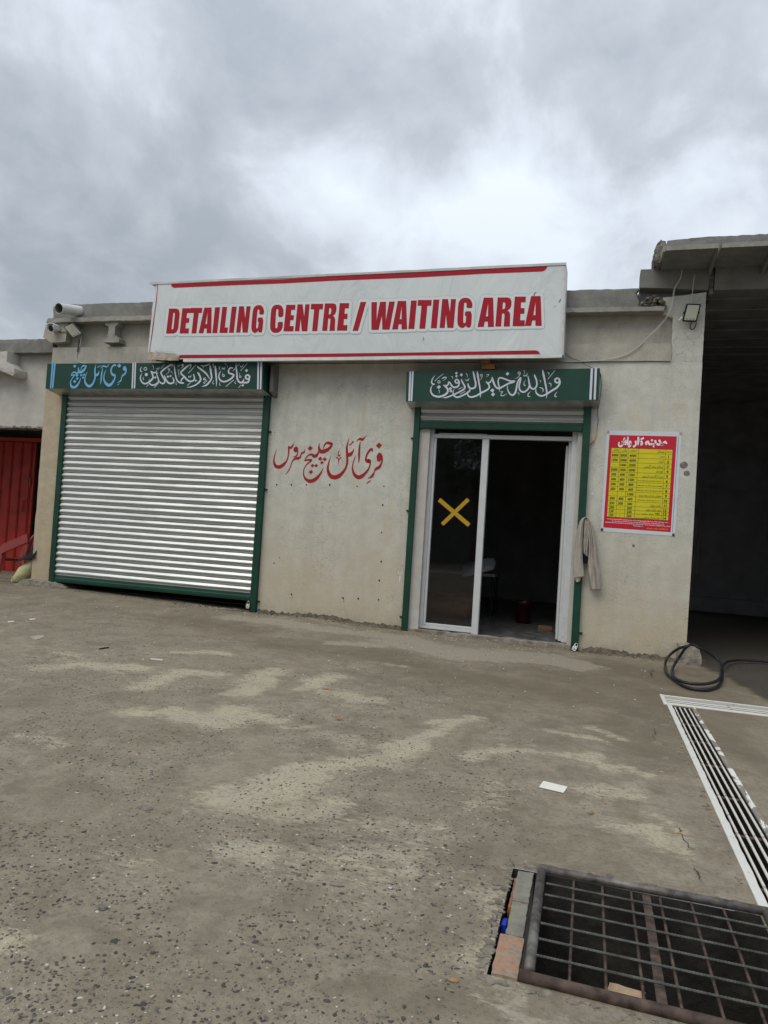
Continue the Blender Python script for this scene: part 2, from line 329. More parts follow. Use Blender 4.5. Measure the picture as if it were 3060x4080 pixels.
    col = mixc(nt, mth(nt, 'MULTIPLY', ramp(nt, grit, .60, .72), .55), col, (0.110, 0.095, 0.075)); col = mixc(nt, mth(nt, 'MULTIPLY', ramp(nt, noi(nt, v, 95, 4, .7), .64, .72), .6), col, (0.563, 0.508, 0.395))
    lk(nt, col, p.inputs['Base Color'])
    r = mth(nt, 'SUBTRACT', .86, mth(nt, 'MULTIPLY', ramp(nt, md, .4, .8), .14)); r = mth(nt, 'ADD', r, mth(nt, 'MULTIPLY', fs, .12), True)
    lk(nt, r, p.inputs['Roughness']); p.inputs['Specular IOR Level'].default_value = .22
    b = bump(nt, p, md, .35, .012); b = bump(nt, p, fi, .8, .009, b); b = bump(nt, p, m12, .5, .010, b); bump(nt, p, grit, .6, .004, b)
    return m
MAT['ground'] = ground_mat()

# ------------------------------------------------------------------ object helpers
ORG = {}
def tag(o, label=None, cat=None, group=None, kind=None):
    if label: o['label'] = label
    if cat: o['category'] = cat
    if group: o['group'] = group
    if kind: o['kind'] = kind
    return o
def thing(name, label, cat, loc, group=None):
    o = bpy.data.objects.new(name, None); o.empty_display_size = .1; COL.objects.link(o); o.location = loc; ORG[o] = Vector(loc)
    return tag(o, label, cat, group)
def mesh(name, verts, faces, mats, smooth=False, mi=None):
    me = bpy.data.meshes.new(name); me.from_pydata([tuple(v) for v in verts], [], faces)
    for mm in (mats if isinstance(mats, (list, tuple)) else [mats]): me.materials.append(MAT[mm] if isinstance(mm, str) else mm)
    if mi is not None: me.polygons.foreach_set('material_index', mi)
    if smooth: me.polygons.foreach_set('use_smooth', [True]*len(me.polygons))
    me.update(); return me
def obj(name, vf, mats, parent=None, smooth=False, mi=None, origin=None):
    """vf = (verts in world space, faces)"""
    vs = [Vector(v) for v in vf[0]]
    if parent is not None: o0 = ORG[parent]
    elif origin is not None: o0 = Vector(origin)
    else:
        o0 = Vector((sum(v.x for v in vs)/len(vs), sum(v.y for v in vs)/len(vs), min(v.z for v in vs)))
    me = mesh(name, [v-o0 for v in vs], vf[1], mats, smooth, mi)
    o = bpy.data.objects.new(name, me); COL.objects.link(o)
    if parent is not None: o.parent = parent
    else: o.location = o0
    ORG[o] = o0
    return o
def inst(name, me, parent, loc, rot=(0, 0, 0), scale=(1, 1, 1)):
    o = bpy.data.objects.new(name, me); COL.objects.link(o); o.parent = parent; o.location = Vector(loc)-ORG[parent]
    o.rotation_euler = rot; o.scale = scale; ORG[o] = Vector(loc); return o
def join(*vfs):
    V, F = [], []
    for vs, fs in vfs:
        k = len(V); V += list(vs); F += [tuple(i+k for i in f) for f in fs]
    return V, F
def box(x0, x1, y0, y1, z0, z1):
    V = [(x0, y0, z0), (x1, y0, z0), (x1, y1, z0), (x0, y1, z0), (x0, y0, z1), (x1, y0, z1), (x1, y1, z1), (x0, y1, z1)]
    return V, [(0, 3, 2, 1), (4, 5, 6, 7), (0, 1, 5, 4), (1, 2, 6, 5), (2, 3, 7, 6), (3, 0, 4, 7)]
def bbox(x0, x1, y0, y1, z0, z1, b=.004):
    """box with bevelled edges"""
    bm = bmesh.new(); V, F = box(x0, x1, y0, y1, z0, z1); vs = [bm.verts.new(v) for v in V]
    for f in F: bm.faces.new([vs[i] for i in f])
    bmesh.ops.bevel(bm, geom=bm.edges[:], offset=b, segments=1, affect='EDGES', profile=.5)
    out = ([v.co.copy() for v in bm.verts], None); bm.verts.index_update(); out = (out[0], [tuple(v.index for v in f.verts) for f in bm.faces]); bm.free(); return out
def prism(poly, y0, y1):
    """polygon in XZ, extruded along Y"""
    n = len(poly); V = [(x, y0, z) for x, z in poly]+[(x, y1, z) for x, z in poly]
    return V, [tuple(range(n)), tuple(range(2*n-1, n-1, -1))]+[(i, i+n, (i+1) % n+n, (i+1) % n) for i in range(n)]
def prismX(poly, x0, x1):
    n = len(poly); V = [(x0, y, z) for y, z in poly]+[(x1, y, z) for y, z in poly]
    return V, [tuple(range(n)), tuple(range(2*n-1, n-1, -1))]+[(i, i+n, (i+1) % n+n, (i+1) % n) for i in range(n)]
def cat_rom(P, k=6):
    P = [Vector(p) for p in P]; out = []
    for i in range(len(P)-1):
        a = P[max(i-1, 0)]; b = P[i]; c = P[i+1]; d = P[min(i+2, len(P)-1)]
        for j in range(k):
            t = j/k; out.append(.5*((2*b)+(c-a)*t+(2*a-5*b+4*c-d)*t*t+(3*b-a-3*c+d)*t**3))
    out.append(P[-1]); return out
def tube(P, r, n=8, smoothk=0, cap=True, radii=None):
    P = [Vector(p) for p in P]
    if smoothk: P = cat_rom(P, smoothk)
    V, F = [], []; up = Vector((0, 0, 1)); prev = None
    for i, p in enumerate(P):
        t = (P[min(i+1, len(P)-1)]-P[max(i-1, 0)]).normalized()
        if prev is None:
            a = t.cross(up); a = a if a.length > .05 else t.cross(Vector((1, 0, 0)))
        else: a = prev-t*prev.dot(t)
        a.normalize(); prev = a; b = t.cross(a); rr = radii[i] if radii else r
        for k in range(n):
            an = 2*math.pi*k/n; V.append(p+a*math.cos(an)*rr+b*math.sin(an)*rr)
    for i in range(len(P)-1):
        for k in range(n):
            F.append((i*n+k, i*n+(k+1) % n, (i+1)*n+(k+1) % n, (i+1)*n+k))
    if cap: F.append(tuple(range(n-1, -1, -1))); F.append(tuple((len(P)-1)*n+k for k in range(n)))
    return V, F
def lathe(prof, n=20, c=(0, 0, 0)):
    V, F = [], []
    for r, z in prof:
        for k in range(n): V.append((c[0]+r*math.cos(2*math.pi*k/n), c[1]+r*math.sin(2*math.pi*k/n), c[2]+z))
    for i in range(len(prof)-1):
        for k in range(n): F.append((i*n+k, i*n+(k+1) % n, (i+1)*n+(k+1) % n, (i+1)*n+k))
    return V, F
def xform(vf, M): return [M @ Vector(v) for v in vf[0]], vf[1]
def roughen(vf, cell=.08, amp=.008, freq=6, seed=0):
    """cut a closed shape into a grid and weather its surface and edges"""
    bm = bmesh.new(); vs = [bm.verts.new(v) for v in vf[0]]
    for f in vf[1]:
        try: bm.faces.new([vs[i] for i in f])
        except ValueError: pass
    bmesh.ops.remove_doubles(bm, verts=bm.verts[:], dist=1e-5); bm.normal_update()
    lo = Vector([min(v.co[i] for v in bm.verts) for i in range(3)]); hi = Vector([max(v.co[i] for v in bm.verts) for i in range(3)])
    for ax in range(3):
        n = int((hi[ax]-lo[ax])/cell)
        for k in range(1, min(n, 160)):
            no = Vector((0, 0, 0)); no[ax] = 1; co = lo.copy(); co[ax] = lo[ax]+(hi[ax]-lo[ax])*k/min(n, 160)
            bmesh.ops.bisect_plane(bm, geom=bm.verts[:]+bm.edges[:]+bm.faces[:], plane_co=co, plane_no=no)
    bmesh.ops.triangulate(bm, faces=[f for f in bm.faces if len(f.verts) > 4])
    bm.normal_update()
    for v in bm.verts:
        q = v.co*freq+Vector((seed*7.3, seed*1.1, 0))
        nrm = sum((f.normal for f in v.link_faces), Vector()); nrm.normalize()
        edge = len({tuple(round(c, 1) for c in f.normal) for f in v.link_faces}) > 1
        d = noise.noise(q)*amp + noise.noise(q*3.1)*amp*.5
        if edge: d -= abs(noise.noise(q*1.7+Vector((5, 5, 5))))*amp*2.2
        v.co += nrm*d
    bm.verts.index_update(); out = ([v.co.copy() for v in bm.verts], [tuple(v.index for v in f.verts) for f in bm.faces]); bm.free(); return out
def rock(c, s, seed, flat=.7, sub=1):
    bm = bmesh.new(); bmesh.ops.create_icosphere(bm, subdivisions=sub, radius=1)
    R = Matrix.Rotation(seed*1.7, 3, 'Z') @ Matrix.Rotation(seed*.9, 3, 'X')
    V = []
    for v in bm.verts:
        p = v.co*(1+.5*noise.noise(v.co*1.3+Vector((seed, 0, 0)))); p = R @ p
        V.append(Vector(c)+Vector((p.x*s[0], p.y*s[1], p.z*s[2]*flat)))
    F = [tuple(v.index for v in f.verts) for f in bm.faces]; bm.free(); return V, F

# ------------------------------------------------------------------ flat lettering
def stroke_poly(P, k=5):
    Q = cat_rom(P, k) if len(P) > 2 else [Vector(p) for p in P]
    L, R = [], []
    for i, q in enumerate(Q):
        a = Q[max(i-1, 0)]; b = Q[min(i+1, len(Q)-1)]; t = Vector((b.x-a.x, b.y-a.y)); t = t.normalized() if t.length else Vector((1, 0))
        n = Vector((-t.y, t.x)); w = max(q.z, 1.5)/2; L.append((q.x+n.x*w, q.y+n.y*w)); R.append((q.x-n.x*w, q.y-n.y*w))
    n = len(L); return L+R, [(i, i+1, n+i+1, n+i) for i in range(n-1)]
def diamond(x, y, r): return [(x-r, y+r*.05), (x+.05*r, y-r), (x+r, y-.05*r), (x-.05*r, y+r)], [(0, 1, 2, 3)]
def ring(x, y, r, w, n=18):
    V = [(x+rr*math.cos(2*math.pi*k/n), y+rr*math.sin(2*math.pi*k/n)) for rr in (r-w/2, r+w/2) for k in range(n)]
    return V, [(k, (k+1) % n, n+(k+1) % n, n+k) for k in range(n)]
def disc(x, y, r, n=14): return [(x+r*math.cos(2*math.pi*k/n), y+r*math.sin(2*math.pi*k/n)) for k in range(n)], [tuple(range(n))]
def letters(spec, zf, plane, lift=.0015):
    """spec lines: S x y w ... | D x y r | O x y r w | C x y r (in enlarged-photo units, laid on the plane)"""
    V, F = [], []; i = 0
    for ln in spec.strip().splitlines():
        t = ln.split()
        if not t: continue
        a = [float(q) for q in t[1:]]
        if t[0] == 'S': vf = stroke_poly([tuple(a[j:j+3]) for j in range(0, len(a), 3)])
        elif t[0] == 'D': vf = diamond(*a)
        elif t[0] == 'O': vf = ring(*a)
        else: vf = disc(*a)
        off = lift+(i % 14)*.0003; i += 1
        V2 = [plane(*zf(x, y), off) for x, y in vf[0]]
        k = len(V); V += V2; F += [tuple(j+k for j in f) for f in vf[1]]
    return V, F
def quadfill(pts, zf, plane, off=.001):
    return [plane(*zf(x, y), off) for x, y in pts], [tuple(range(len(pts)))]
def tess(loops, mapper):
    P = [[Vector((x, y, 0)) for x, y in lp] for lp in loops]; tr = geometry.tessellate_polygon(P)
    flat = [(p.x, p.y) for lp in P for p in lp]; return [mapper(x, y) for x, y in flat], [tuple(t) for t in tr]

# ================================================================== GROUND
GX = [-14, -9.7, -9, -5.2, -4, -2.7, 0, 1.3, 3]; GZ = [.05, .12, .12, .04, .05, 0, -.035, -.03, -.02]
def gz(x, y):
    h = float(np.interp(x, GX, GZ)); h *= math.exp(-(y/1.5)**2) if y < 0 else 1.0
    n = noise.noise(Vector((x*.8, y*.8, 0)))*.012+noise.noise(Vector((x*3, y*3, 2)))*.004
    n *= min(1, max(0, (abs(y+5.5)-0)/1e9+1))
    near = 1.0
    if x > .4 and y < -2.4: near = 0
    elif x > -.5 and y < -6.9: near = 0
    elif x > .1 and y < -2.2: near = .3
    return h+n*near
HOLES = [(.745, 4.0, -3.155, -2.765), (.797, .968, -9.4, -3.23), (-.275, .745, -8.085, -7.245)]
DRY = [([(200, 2660), (300, 2640), (420, 2655), (550, 2665)], .20, 1), ([(240, 2600), (320, 2612)], .12, .7), ([(570, 2735), (660, 2700), (760, 2680), (850, 2690)], .15, 1),
 ([(940, 2760), (1010, 2720), (1040, 2690), (1090, 2670)], .17, 1), ([(700, 2600), (830, 2598), (930, 2605)], .10, .9), ([(540, 2840), (680, 2840), (780, 2865), (860, 2880), (960, 2825)], .15, 1),
 ([(880, 2890), (1000, 2865), (1100, 2865)], .13, .9), ([(1220, 2740), (1300, 2710), (1340, 2700)], .17, 1), ([(1330, 2750), (1420, 2790), (1500, 2790)], .14, .9), ([(1480, 2640), (1600, 2650)], .1, .6),
 ([(900, 3200), (1000, 3190), (1120, 3140), (1250, 3080)], .17, 1.1), ([(1250, 3080), (1400, 3040), (1560, 3010), (1640, 2960)], .15, 1.1), ([(1640, 2960), (1720, 2920), (1860, 2875), (1900, 2860)], .11, .9),
 ([(1100, 3200), (1250, 3230), (1290, 3190)], .16, 1), ([(1350, 3050), (1560, 3050)], .13, 1), ([(1000, 3400), (1080, 3430)], .16, .9), ([(1420, 3400), (1550, 3380)], .14, .8), ([(1300, 2930), (1400, 2960)], .14, .7),
 ([(1900, 3010), (2020, 2990), (2140, 2990)], .10, .9), ([(2060, 2990), (2140, 3000), (2250, 3000), (2350, 3020), (2450, 3060), (2550, 3080)], .09, .8), ([(2160, 2905), (2290, 2925), (2400, 2955)], .08, .9),
 ([(2390, 2900), (2500, 2950)], .07, .8), ([(2350, 3160), (2450, 3130), (2520, 3160)], .11, .8), ([(2440, 3300), (2540, 3320), (2640, 3370), (2740, 3400)], .10, .9), ([(2620, 3260), (2700, 3330), (2740, 3400)], .07, .8),
 ([(0, 3760), (60, 3770)], .09, 1), ([(500, 3400), (640, 3410)], .15, .45), ([(1920, 3560), (1960, 3700), (1930, 3860), (2040, 3990), (2260, 4060)], .09, .7), ([(120, 2945), (220, 2955)], .14, .6),
 ([(1700, 2880), (1800, 2870)], .08, .9), ([(1250, 3430), (1500, 3480), (1700, 3450)], .25, .45), ([(1150, 2900), (1250, 2890)], .1, .8), ([(1850, 3180), (2000, 3150)], .16, .5), ([(1350, 3300), (1700, 3330)], .2, .5)]
APR = [([(470, 2365), (560, 2385), (700, 2410), (860, 2435), (980, 2440)], .10, 1), ([(940, 2470), (1050, 2480), (1150, 2495), (1300, 2515), (1500, 2530), (1620, 2545)], .26, 1),
 ([(1620, 2560), (1800, 2600), (2000, 2610), (2200, 2620), (2260, 2640)], .40, 1.1), ([(1330, 2560), (1500, 2570)], .15, .8)]
WET = [([(2250, 2640), (2500, 2660), (2750, 2740)], .55, 1.1), ([(1700, 2680), (2000, 2720), (2400, 2790)], .45, .9), ([(1040, 2560), (1400, 2610), (1700, 2650)], .30, .8), ([(2500, 2850), (2600, 3000)], .4, .8), ([(2300, 2700), (2600, 2750), (2640, 2900)], .7, .9), ([(1700, 2700), (2300, 2800)], .6, .6), ([(1500, 2600), (1650, 2640)], .3, .8), ([(700, 2470), (1000, 2520)], .35, .7),
 ([(2900, 2720), (3060, 2740)], .8, .8), ([(2060, 3250), (2100, 3450)], .3, .5), ([(2850, 2900), (3060, 3050)], .25, .9), ([(1250, 3270), (1400, 3260)], .1, .9), ([(1600, 3900), (1750, 3960)], .1, .5), ([(1260, 2400), (2300, 2480)], .2, .2)]
def build_ground():
    def axis(a0, a1, step, marks, far0, far1):
        s = list(np.arange(a0, a1+1e-6, step))
        s = [q for q in s if all(abs(q-m_) > step*.45 for m_ in marks)]+list(marks)
        lo = [a0-.1*1.6**k for k in range(1, 18)]; hi = [a1+.1*1.6**k for k in range(1, 18)]
        return np.array(sorted([q for q in lo if q > far0]+[far0]+s+[q for q in hi if q < far1]+[far1]))
    mx = sorted({h[i] for h in HOLES for i in (0, 1)}); my = sorted({h[i] for h in HOLES for i in (2, 3)})
    xs = axis(-10.4, 4.2, .034, mx, -1500, 1500); ys = axis(-9.5, .6, .034, my, -1500, 1500)
    nx, ny = len(xs), len(ys)
    V = [(x, y, gz(x, y) if abs(x) < 30 and abs(y) < 30 else 0) for y in ys for x in xs]
    F = []
    for j in range(ny-1):
        cy = (ys[j]+ys[j+1])/2
        for i in range(nx-1):
            cx = (xs[i]+xs[i+1])/2
            if any(h[0] < cx < h[1] and h[2] < cy < h[3] for h in HOLES): continue
            F.append((j*nx+i, j*nx+i+1, (j+1)*nx+i+1, (j+1)*nx+i))
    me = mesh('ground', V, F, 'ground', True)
    P = np.array([(x, y) for y in ys for x in xs])
    P = P+np.array([[.16*noise.noise(Vector((x*1.9, y*1.9, 7)))+.07*noise.noise(Vector((x*6, y*6, 3))), .16*noise.noise(Vector((x*1.9, y*1.9, 17)))+.07*noise.noise(Vector((x*6, y*6, 13)))] for x, y in P]); out = np.zeros((len(P), 4)); out[:, 3] = 0
    for ch, lst in enumerate((DRY, APR, WET)):
        acc = np.zeros(len(P))
        for pts, r, amp in lst:
            W = [onZ(*q) for q in pts]; W = np.array([(w.x, w.y) for w in W])
            for a, b in zip(W[:-1], W[1:]):
                ab = b-a; t = np.clip(((P-a)@ab)/(ab@ab), 0, 1); dd = np.linalg.norm(P-(a+t[:, None]*ab), axis=1)
                acc = np.maximum(acc, amp*np.exp(-(dd/r)**2*.8))
        out[:, ch] = acc
    out[:, 2] = np.maximum(out[:, 2], .95*np.clip(1+(P[:, 1]+.02)/.22, 0, 1)*(P[:, 1] < .3))
    out[:, 2] = np.maximum(out[:, 2], np.clip((P[:, 1]+.5)/.8, 0, 1)*(P[:, 0] > 1.0)*1.4)  # bay floor darkened further: grime plus painted shade
    edge = np.where(P[:, 1] > -.6, 1.52, 1.60+.12*(-.6-P[:, 1])); out[:, 3] = np.clip((P[:, 0]-edge)/.10+.5, 0, 1)*np.clip((P[:, 1]+2.45)/.25, 0, 1)  # alpha: oily bay floor together with painted canopy shade
    out[:, 1] = np.maximum(out[:, 1], ((P[:, 0] > .50) & (P[:, 0] < .76) & (P[:, 1] < -3.4))*0.22)
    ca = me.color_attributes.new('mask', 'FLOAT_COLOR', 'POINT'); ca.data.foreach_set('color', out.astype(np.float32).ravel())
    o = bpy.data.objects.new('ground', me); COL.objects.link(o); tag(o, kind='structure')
build_ground()
# walls of the channels and the pit, below the yard
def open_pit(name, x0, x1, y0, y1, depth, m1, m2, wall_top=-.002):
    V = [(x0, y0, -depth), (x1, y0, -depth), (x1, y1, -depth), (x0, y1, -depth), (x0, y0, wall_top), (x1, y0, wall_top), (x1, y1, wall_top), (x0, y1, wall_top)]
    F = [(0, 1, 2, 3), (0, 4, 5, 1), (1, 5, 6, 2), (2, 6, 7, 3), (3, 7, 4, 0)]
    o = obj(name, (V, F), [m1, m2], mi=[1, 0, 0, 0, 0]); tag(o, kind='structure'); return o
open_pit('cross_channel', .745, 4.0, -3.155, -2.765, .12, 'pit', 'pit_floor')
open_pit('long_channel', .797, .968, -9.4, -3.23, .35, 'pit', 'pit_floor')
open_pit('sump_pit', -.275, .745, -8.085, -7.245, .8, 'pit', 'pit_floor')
# cracks in the yard
def crack(pts, w, name='yard_crack'):
    W = [onZ(*p) for p in pts]; V, F = [], []; rr = random.Random(len(pts)*31+int(pts[0][0])); Q = []
    for a, b in zip(W[:-1], W[1:]):
        for k in range(8):
            q = a.lerp(b, k/8); Q.append(q+Vector((rr.uniform(-1, 1), rr.uniform(-1, 1), 0))*(b-a).length*.06)
    n = len(Q)
    for i, q in enumerate(Q):
        t = (Q[min(i+1, n-1)]-Q[max(i-1, 0)]).normalized(); nn = Vector((-t.y, t.x, 0)); ww = w*(.25+.75*math.sin(math.pi*(i+.5)/n))*rr.uniform(.4, 1.2)
        z = gz(q.x, q.y)+.004; V += [Vector((q.x, q.y, z))+nn*ww, Vector((q.x, q.y, z))-nn*ww]
    F = [(2*i, 2*i+1, 2*i+3, 2*i+2) for i in range(n-1)]
    tag(obj(name, (V, F), 'crack'), kind='structure')
crack([(2700, 3290), (2715, 3320), (2745, 3380), (2775, 3385)], .004); crack([(2765, 3460), (2780, 3480), (2795, 3520)], .004); crack([(2605, 2900), (2610, 2925), (2600, 2960)], .003)
crack([(2600, 2700), (2590, 2680), (2605, 2650)], .008); crack([(1950, 3740), (1962, 3700), (1985, 3620)], .003); crack([(1040, 2452), (1090, 2464), (1150, 2470), (1220, 2482), (1330, 2490)], .006)
crack([(2030, 3425), (2045, 3445), (2052, 3462)], .003); crack([(2130, 3445), (2300, 3475), (2440, 3500)], .004)

# pebbles showing in the worn surface
def pebbles():
    rr = random.Random(5); sets = {'dark_pebbles': ([], [], 'stone_dark'), 'grey_pebbles': ([], [], 'stone_mid'), 'white_pebbles': ([], [], 'stone_white')}
    base = []
    for s in range(6):
        vf = rock((0, 0, 0), (1, 1, 1), s*3.1, .6, 1); base.append(vf)
    n = 0
    while n < 42000:
        y = -9.4+rr.random()**1.9*8.6; span = (y+10.59)*.92+.35; x = rr.uniform(-span, min(.75, span*.3))
        if any(h[0]-.05 < x < h[1]+.05 and h[2]-.05 < y < h[3]+.05 for h in HOLES) or (x > .5 and y < -2.6): 
            n += 1; continue
        dens = 1.2*noise.noise(Vector((x*.9, y*.9, 9)))+.8*noise.noise(Vector((x*2.6, y*2.6, 4)))
        left = min(1, max(0, (-x-.12*(y+9)+.25)/.7))
        dens += .50*left-.16
        dens += .35*max(0, 1-math.hypot((x+1.2)/1.0, (y+8.2)/1.1))-.30*max(0, 1-math.hypot((x+1.5)/1.1, (y+5.6)/.9))
        if y > -4.5: dens -= .10*(y+4.5)
        if dens < .02+rr.random()*.26: n += 1; continue
        t = rr.random(); name = 'white_pebbles' if t > .90 else ('dark_pebbles' if t < .50 else 'grey_pebbles')
        r = (.0024+.0072*rr.random()**1.9)*(1.6 if rr.random() < .05 else 1)*(.72 if x > -.35 else 1); r *= (.8 if name == 'white_pebbles' else 1)
        V, F, _ = sets[name]; b = base[rr.randrange(6)]; k = len(V); a = rr.uniform(0, 6.3); c, s_ = math.cos(a), math.sin(a); e = rr.uniform(.38, 1)
        z = gz(x, y)+r*.06
        for v in b[0]: V.append((x+(v.x*c-v.y*e*s_)*r, y+(v.x*s_+v.y*e*c)*r, z+v.z*r*.55))
        F += [tuple(i+k for i in f) for f in b[1]]; n += 1
    for nm, (V, F, m_) in sets.items(): tag(obj(nm, (V, F), m_, origin=(0, 0, 0)), kind='stuff')
pebbles()

# ================================================================== SHOP BUILDING
shop = thing('shop_building', 'low grey plastered workshop with green shutters and a concrete ledge along its roof', 'building', (-4.2, 0, 0))
walls = join(prism([(-9.2, 3.48), (-5.31, 3.48), (-5.31, 4.12), (-9.2, 4.12)], 0, .25), box(-5.31, -2.66, 0, .25, -.2, 4.12), box(-2.66, -.205, 0, .25, 3.40, 4.12),
             prism([(-.205, -.2), (1.285, -.2), (1.30, 1.5), (1.305, 4.12), (-.205, 4.12)], 0, .25))
obj('front_wall', walls, 'plaster', shop)
colr = obj('corner_column', roughen(prism([(.893, 4.12), (1.305, 4.12), (1.312, 5.09), (.74, 5.03), (.80, 4.90), (.74, 4.80), (.893, 4.74)], 0, .25), .06, .006), 'plaster', shop)
pier = obj('left_pier', roughen(prism([(-9.755, -.1), (-9.20, -.1), (-9.20, 4.12), (-9.74, 4.12), (-9.75, 3.0)], 0, .45), .12, .005), 'plaster_tan', shop)
obj('pier_top', prism([(-9.735, 4.1205), (-9.22, 4.1205), (-9.22, 4.14), (-9.68, 4.14)], .002, .25), 'plaster_tan', shop)
obj('pier_plinth', roughen(prism([(-10.0, -.1), (-8.86, -.1), (-8.92, .13), (-9.12, .215), (-9.72, .235), (-9.95, .12)], -.22, .44), .07, .02, 5, 3), 'skirt', shop)
# precast girder over the openings
obj('girder_bottom_flange', roughen(prism([(-9.63, 4.142), (.893, 4.122), (.893, 4.375), (-9.63, 4.45)], -.03, .22), .25, .004), 'girder', shop)
obj('girder_web', prism([(-9.60, 4.44), (.90, 4.37), (.90, 4.80), (-9.60, 4.87)], .06, .20), 'girder', shop)
obj('roof_ledge', roughen(prism([(-9.70, 4.865), (-8.36, 4.865), (.765, 4.795), (.77, 4.85), (.70, 4.862), (-8.34, 4.955), (-9.66, 4.945)], -.16, .3), .07, .008, 5, 1), 'ledge', shop)
obj('parapet', roughen(prism([(-9.68, 4.947), (-8, 4.955), (.42, 4.868), (.44, 4.98), (.38, 5.10), (.43, 5.172), (-4, 5.205), (-9.37, 5.24), (-9.42, 5.19), (-9.69, 5.21)], -.02, .14), .09, .007, 4, 2), 'cement', shop)
def corbel(px0, px1, ztop, zbot, name='corbel', y0=-.12, y1=.06, mt='ledge'):
    w = px1-px0
    V, F = prism([(px0+.01, ztop), (px1-.04, ztop), (px1-.05, ztop-.06), (px1-.10, ztop-.09), (px1-.10, zbot+.13), (px1, zbot+.06), (px1, zbot), (px0, zbot), (px0, zbot+.06), (px0+.09, zbot+.14), (px0+.09, ztop-.09), (px0+.02, ztop-.06)], y0, y1)
    return obj(name, roughen((V, F), .05, .008, 9, 4), mt, shop)
corbel(-8.47, -8.15, 4.875, 4.50)
obj('corner_corbel', roughen(prism([(-9.80, 4.62), (-9.62, 4.52), (-9.30, 4.53), (-9.27, 4.87), (-9.76, 4.86)], -.10, .12), .06, .006, 8, 6), 'girder', shop)
# roof slab and the rooms behind (dark, closed to the sky)
obj('roof_slab', join(box(-9.9, 1.32, .21, 12, 4.86, 4.93)), 'cement', shop)
rooms = join(box(-9.75, 1.31, 7.0, 7.2, -.2, 4.85), box(-9.75, -9.55, .45, 7.0, -.2, 4.85), box(-5.0, -4.85, .25, 7.0, -.2, 4.85), box(1.15, 1.31, .25, 7.0, -.2, 4.85), box(-9.75, 1.31, .25, 7.0, 4.2, 4.25))
obj('room_walls', rooms, 'room', shop)
obj('room_floor', join(box(-4.85, 1.15, .03, 7.0, .012, .022), box(-9.5, -5.0, .30, 7.0, .10, .11)), 'room_floor', shop)
for a_, b_ in ((-2.66, -2.50), (-.30, -.2055)): obj('door_reveal', box(a_, b_, .001, .22, .02, 3.399), 'plaster_left', shop)
obj('sill_mortar', roughen(box(-2.66, -.22, -.04, .14, -.05, .035), .06, .012, 9, 8), 'skirt', shop)
obj('shutter_sill', roughen(prism([(-9.1, 0.02), (-5.35, -.06), (-5.35, .045), (-7.0, .055), (-9.1, .10)], .0, .3), .07, .02, 8, 9), 'skirt', shop)
# ragged mortar along the foot of the wall
def skirt(x0, x1, h0, mt, seed, nm='base_mortar'):
    V, F = [], []; n = int((x1-x0)/.025); rr = random.Random(seed)
    for i in range(n+1):
        x = x0+(x1-x0)*i/n; g = gz(x, -.1)
        h = max(.004, h0*(.55+1.3*noise.noise(Vector((x*2.2, seed, 0)))+.7*noise.noise(Vector((x*9, seed, 0)))+.3*rr.uniform(-1, 1)))
        d = .05+.05*abs(noise.noise(Vector((x*4, seed+3, 0))))
        V += [(x, -.002, g+h+.02), (x, -d*.45, g+h*.8), (x, -d, g-.01)]
    for i in range(n): F += [(3*i, 3*i+1, 3*i+4, 3*i+3), (3*i+1, 3*i+2, 3*i+5, 3*i+4)]
    return obj(nm, (V, F), mt, shop)
skirt(-5.2, -2.76, .045, 'moss', 1); skirt(-.08, 1.28, .05, 'moss', 5)
# drill holes and plugs left in the wall between the doors
ZB = zoomer(1000, 1600, 700/1548)
plugs = [(227, 732), (355, 734), (487, 733), (694, 733), (935, 746), (1172, 746), (1160, 910), (1152, 1153), (203, 1422), (1148, 1408), (1130, 1576), (357, 1698), (811, 1733), (945, 1735), (1125, 1746), (210, 272), (252, 1376), (214, 1168)]
plug_me = mesh('wall_plug', *join(xform(lathe([(.0, .012), (.007, .012), (.009, .004), (.014, .0)], 7), Matrix.Rotation(math.pi/2, 4, 'X'))), 'black')
for i, q in enumerate(plugs):
    p = onY(*ZB(*q), 0); s = (.55 if i > 14 else 1)*RN.uniform(.8, 1.2); inst('wall_plug', plug_me, shop, (p.x, -.001, p.z), (0, RN.uniform(-.5, .5), RN.uniform(-.3, .3)), (s, s, s))
for q in ((357, 1714), (811, 1745)):
    p = onY(*ZB(*q), 0); obj('screw', box(p.x-.004, p.x+.004, -.02, -.001, p.z-.02, p.z+.012), 'white_plastic', shop)
ZP = zoomer(2300, 1600, 760/1659)
for cx_, cy_, r_ in ((927, 553, 27), (952, 625, 21), (489, 1253, 11)):     # chips knocked out of the corner plaster
    p = onY(*ZP(cx_, cy_), 0); r = r_*760/1659/230
    V = [(p.x+math.cos(a)*r*(1+.2*noise.noise(Vector((a*2, cx_, 0)))), -.0012, p.z+math.sin(a)*r*(.9+.25*noise.noise(Vector((a*2.5, cy_, 1))))) for a in np.linspace(0, 6.28, 15)[:-1]]
    V2 = [(p.x+(v[0]-p.x)*.5, -.002, p.z+(v[2]-p.z)*.5) for v in V]
    obj('plaster_chip', (V+V2, [(i, (i+1) % 14, 14+(i+1) % 14, 14+i) for i in range(14)]+[tuple(range(14, 28))]), ['broken'], shop)
def smear(q, w, h, z=ZB, ang=0):
    p = onY(*z(*q), 0); V = []
    for a in np.linspace(0, 6.28, 13)[:-1]:
        r = 1+.4*noise.noise(Vector((a*1.5, q[0], 0))); x, zz = math.cos(a)*w*r, math.sin(a)*h*r
        V.append((p.x+x*math.cos(ang)-zz*math.sin(ang), -.0015, p.z+x*math.sin(ang)+zz*math.cos(ang)))
    obj('paint_smear', (V, [tuple(range(12))]), 'white_smear', shop)
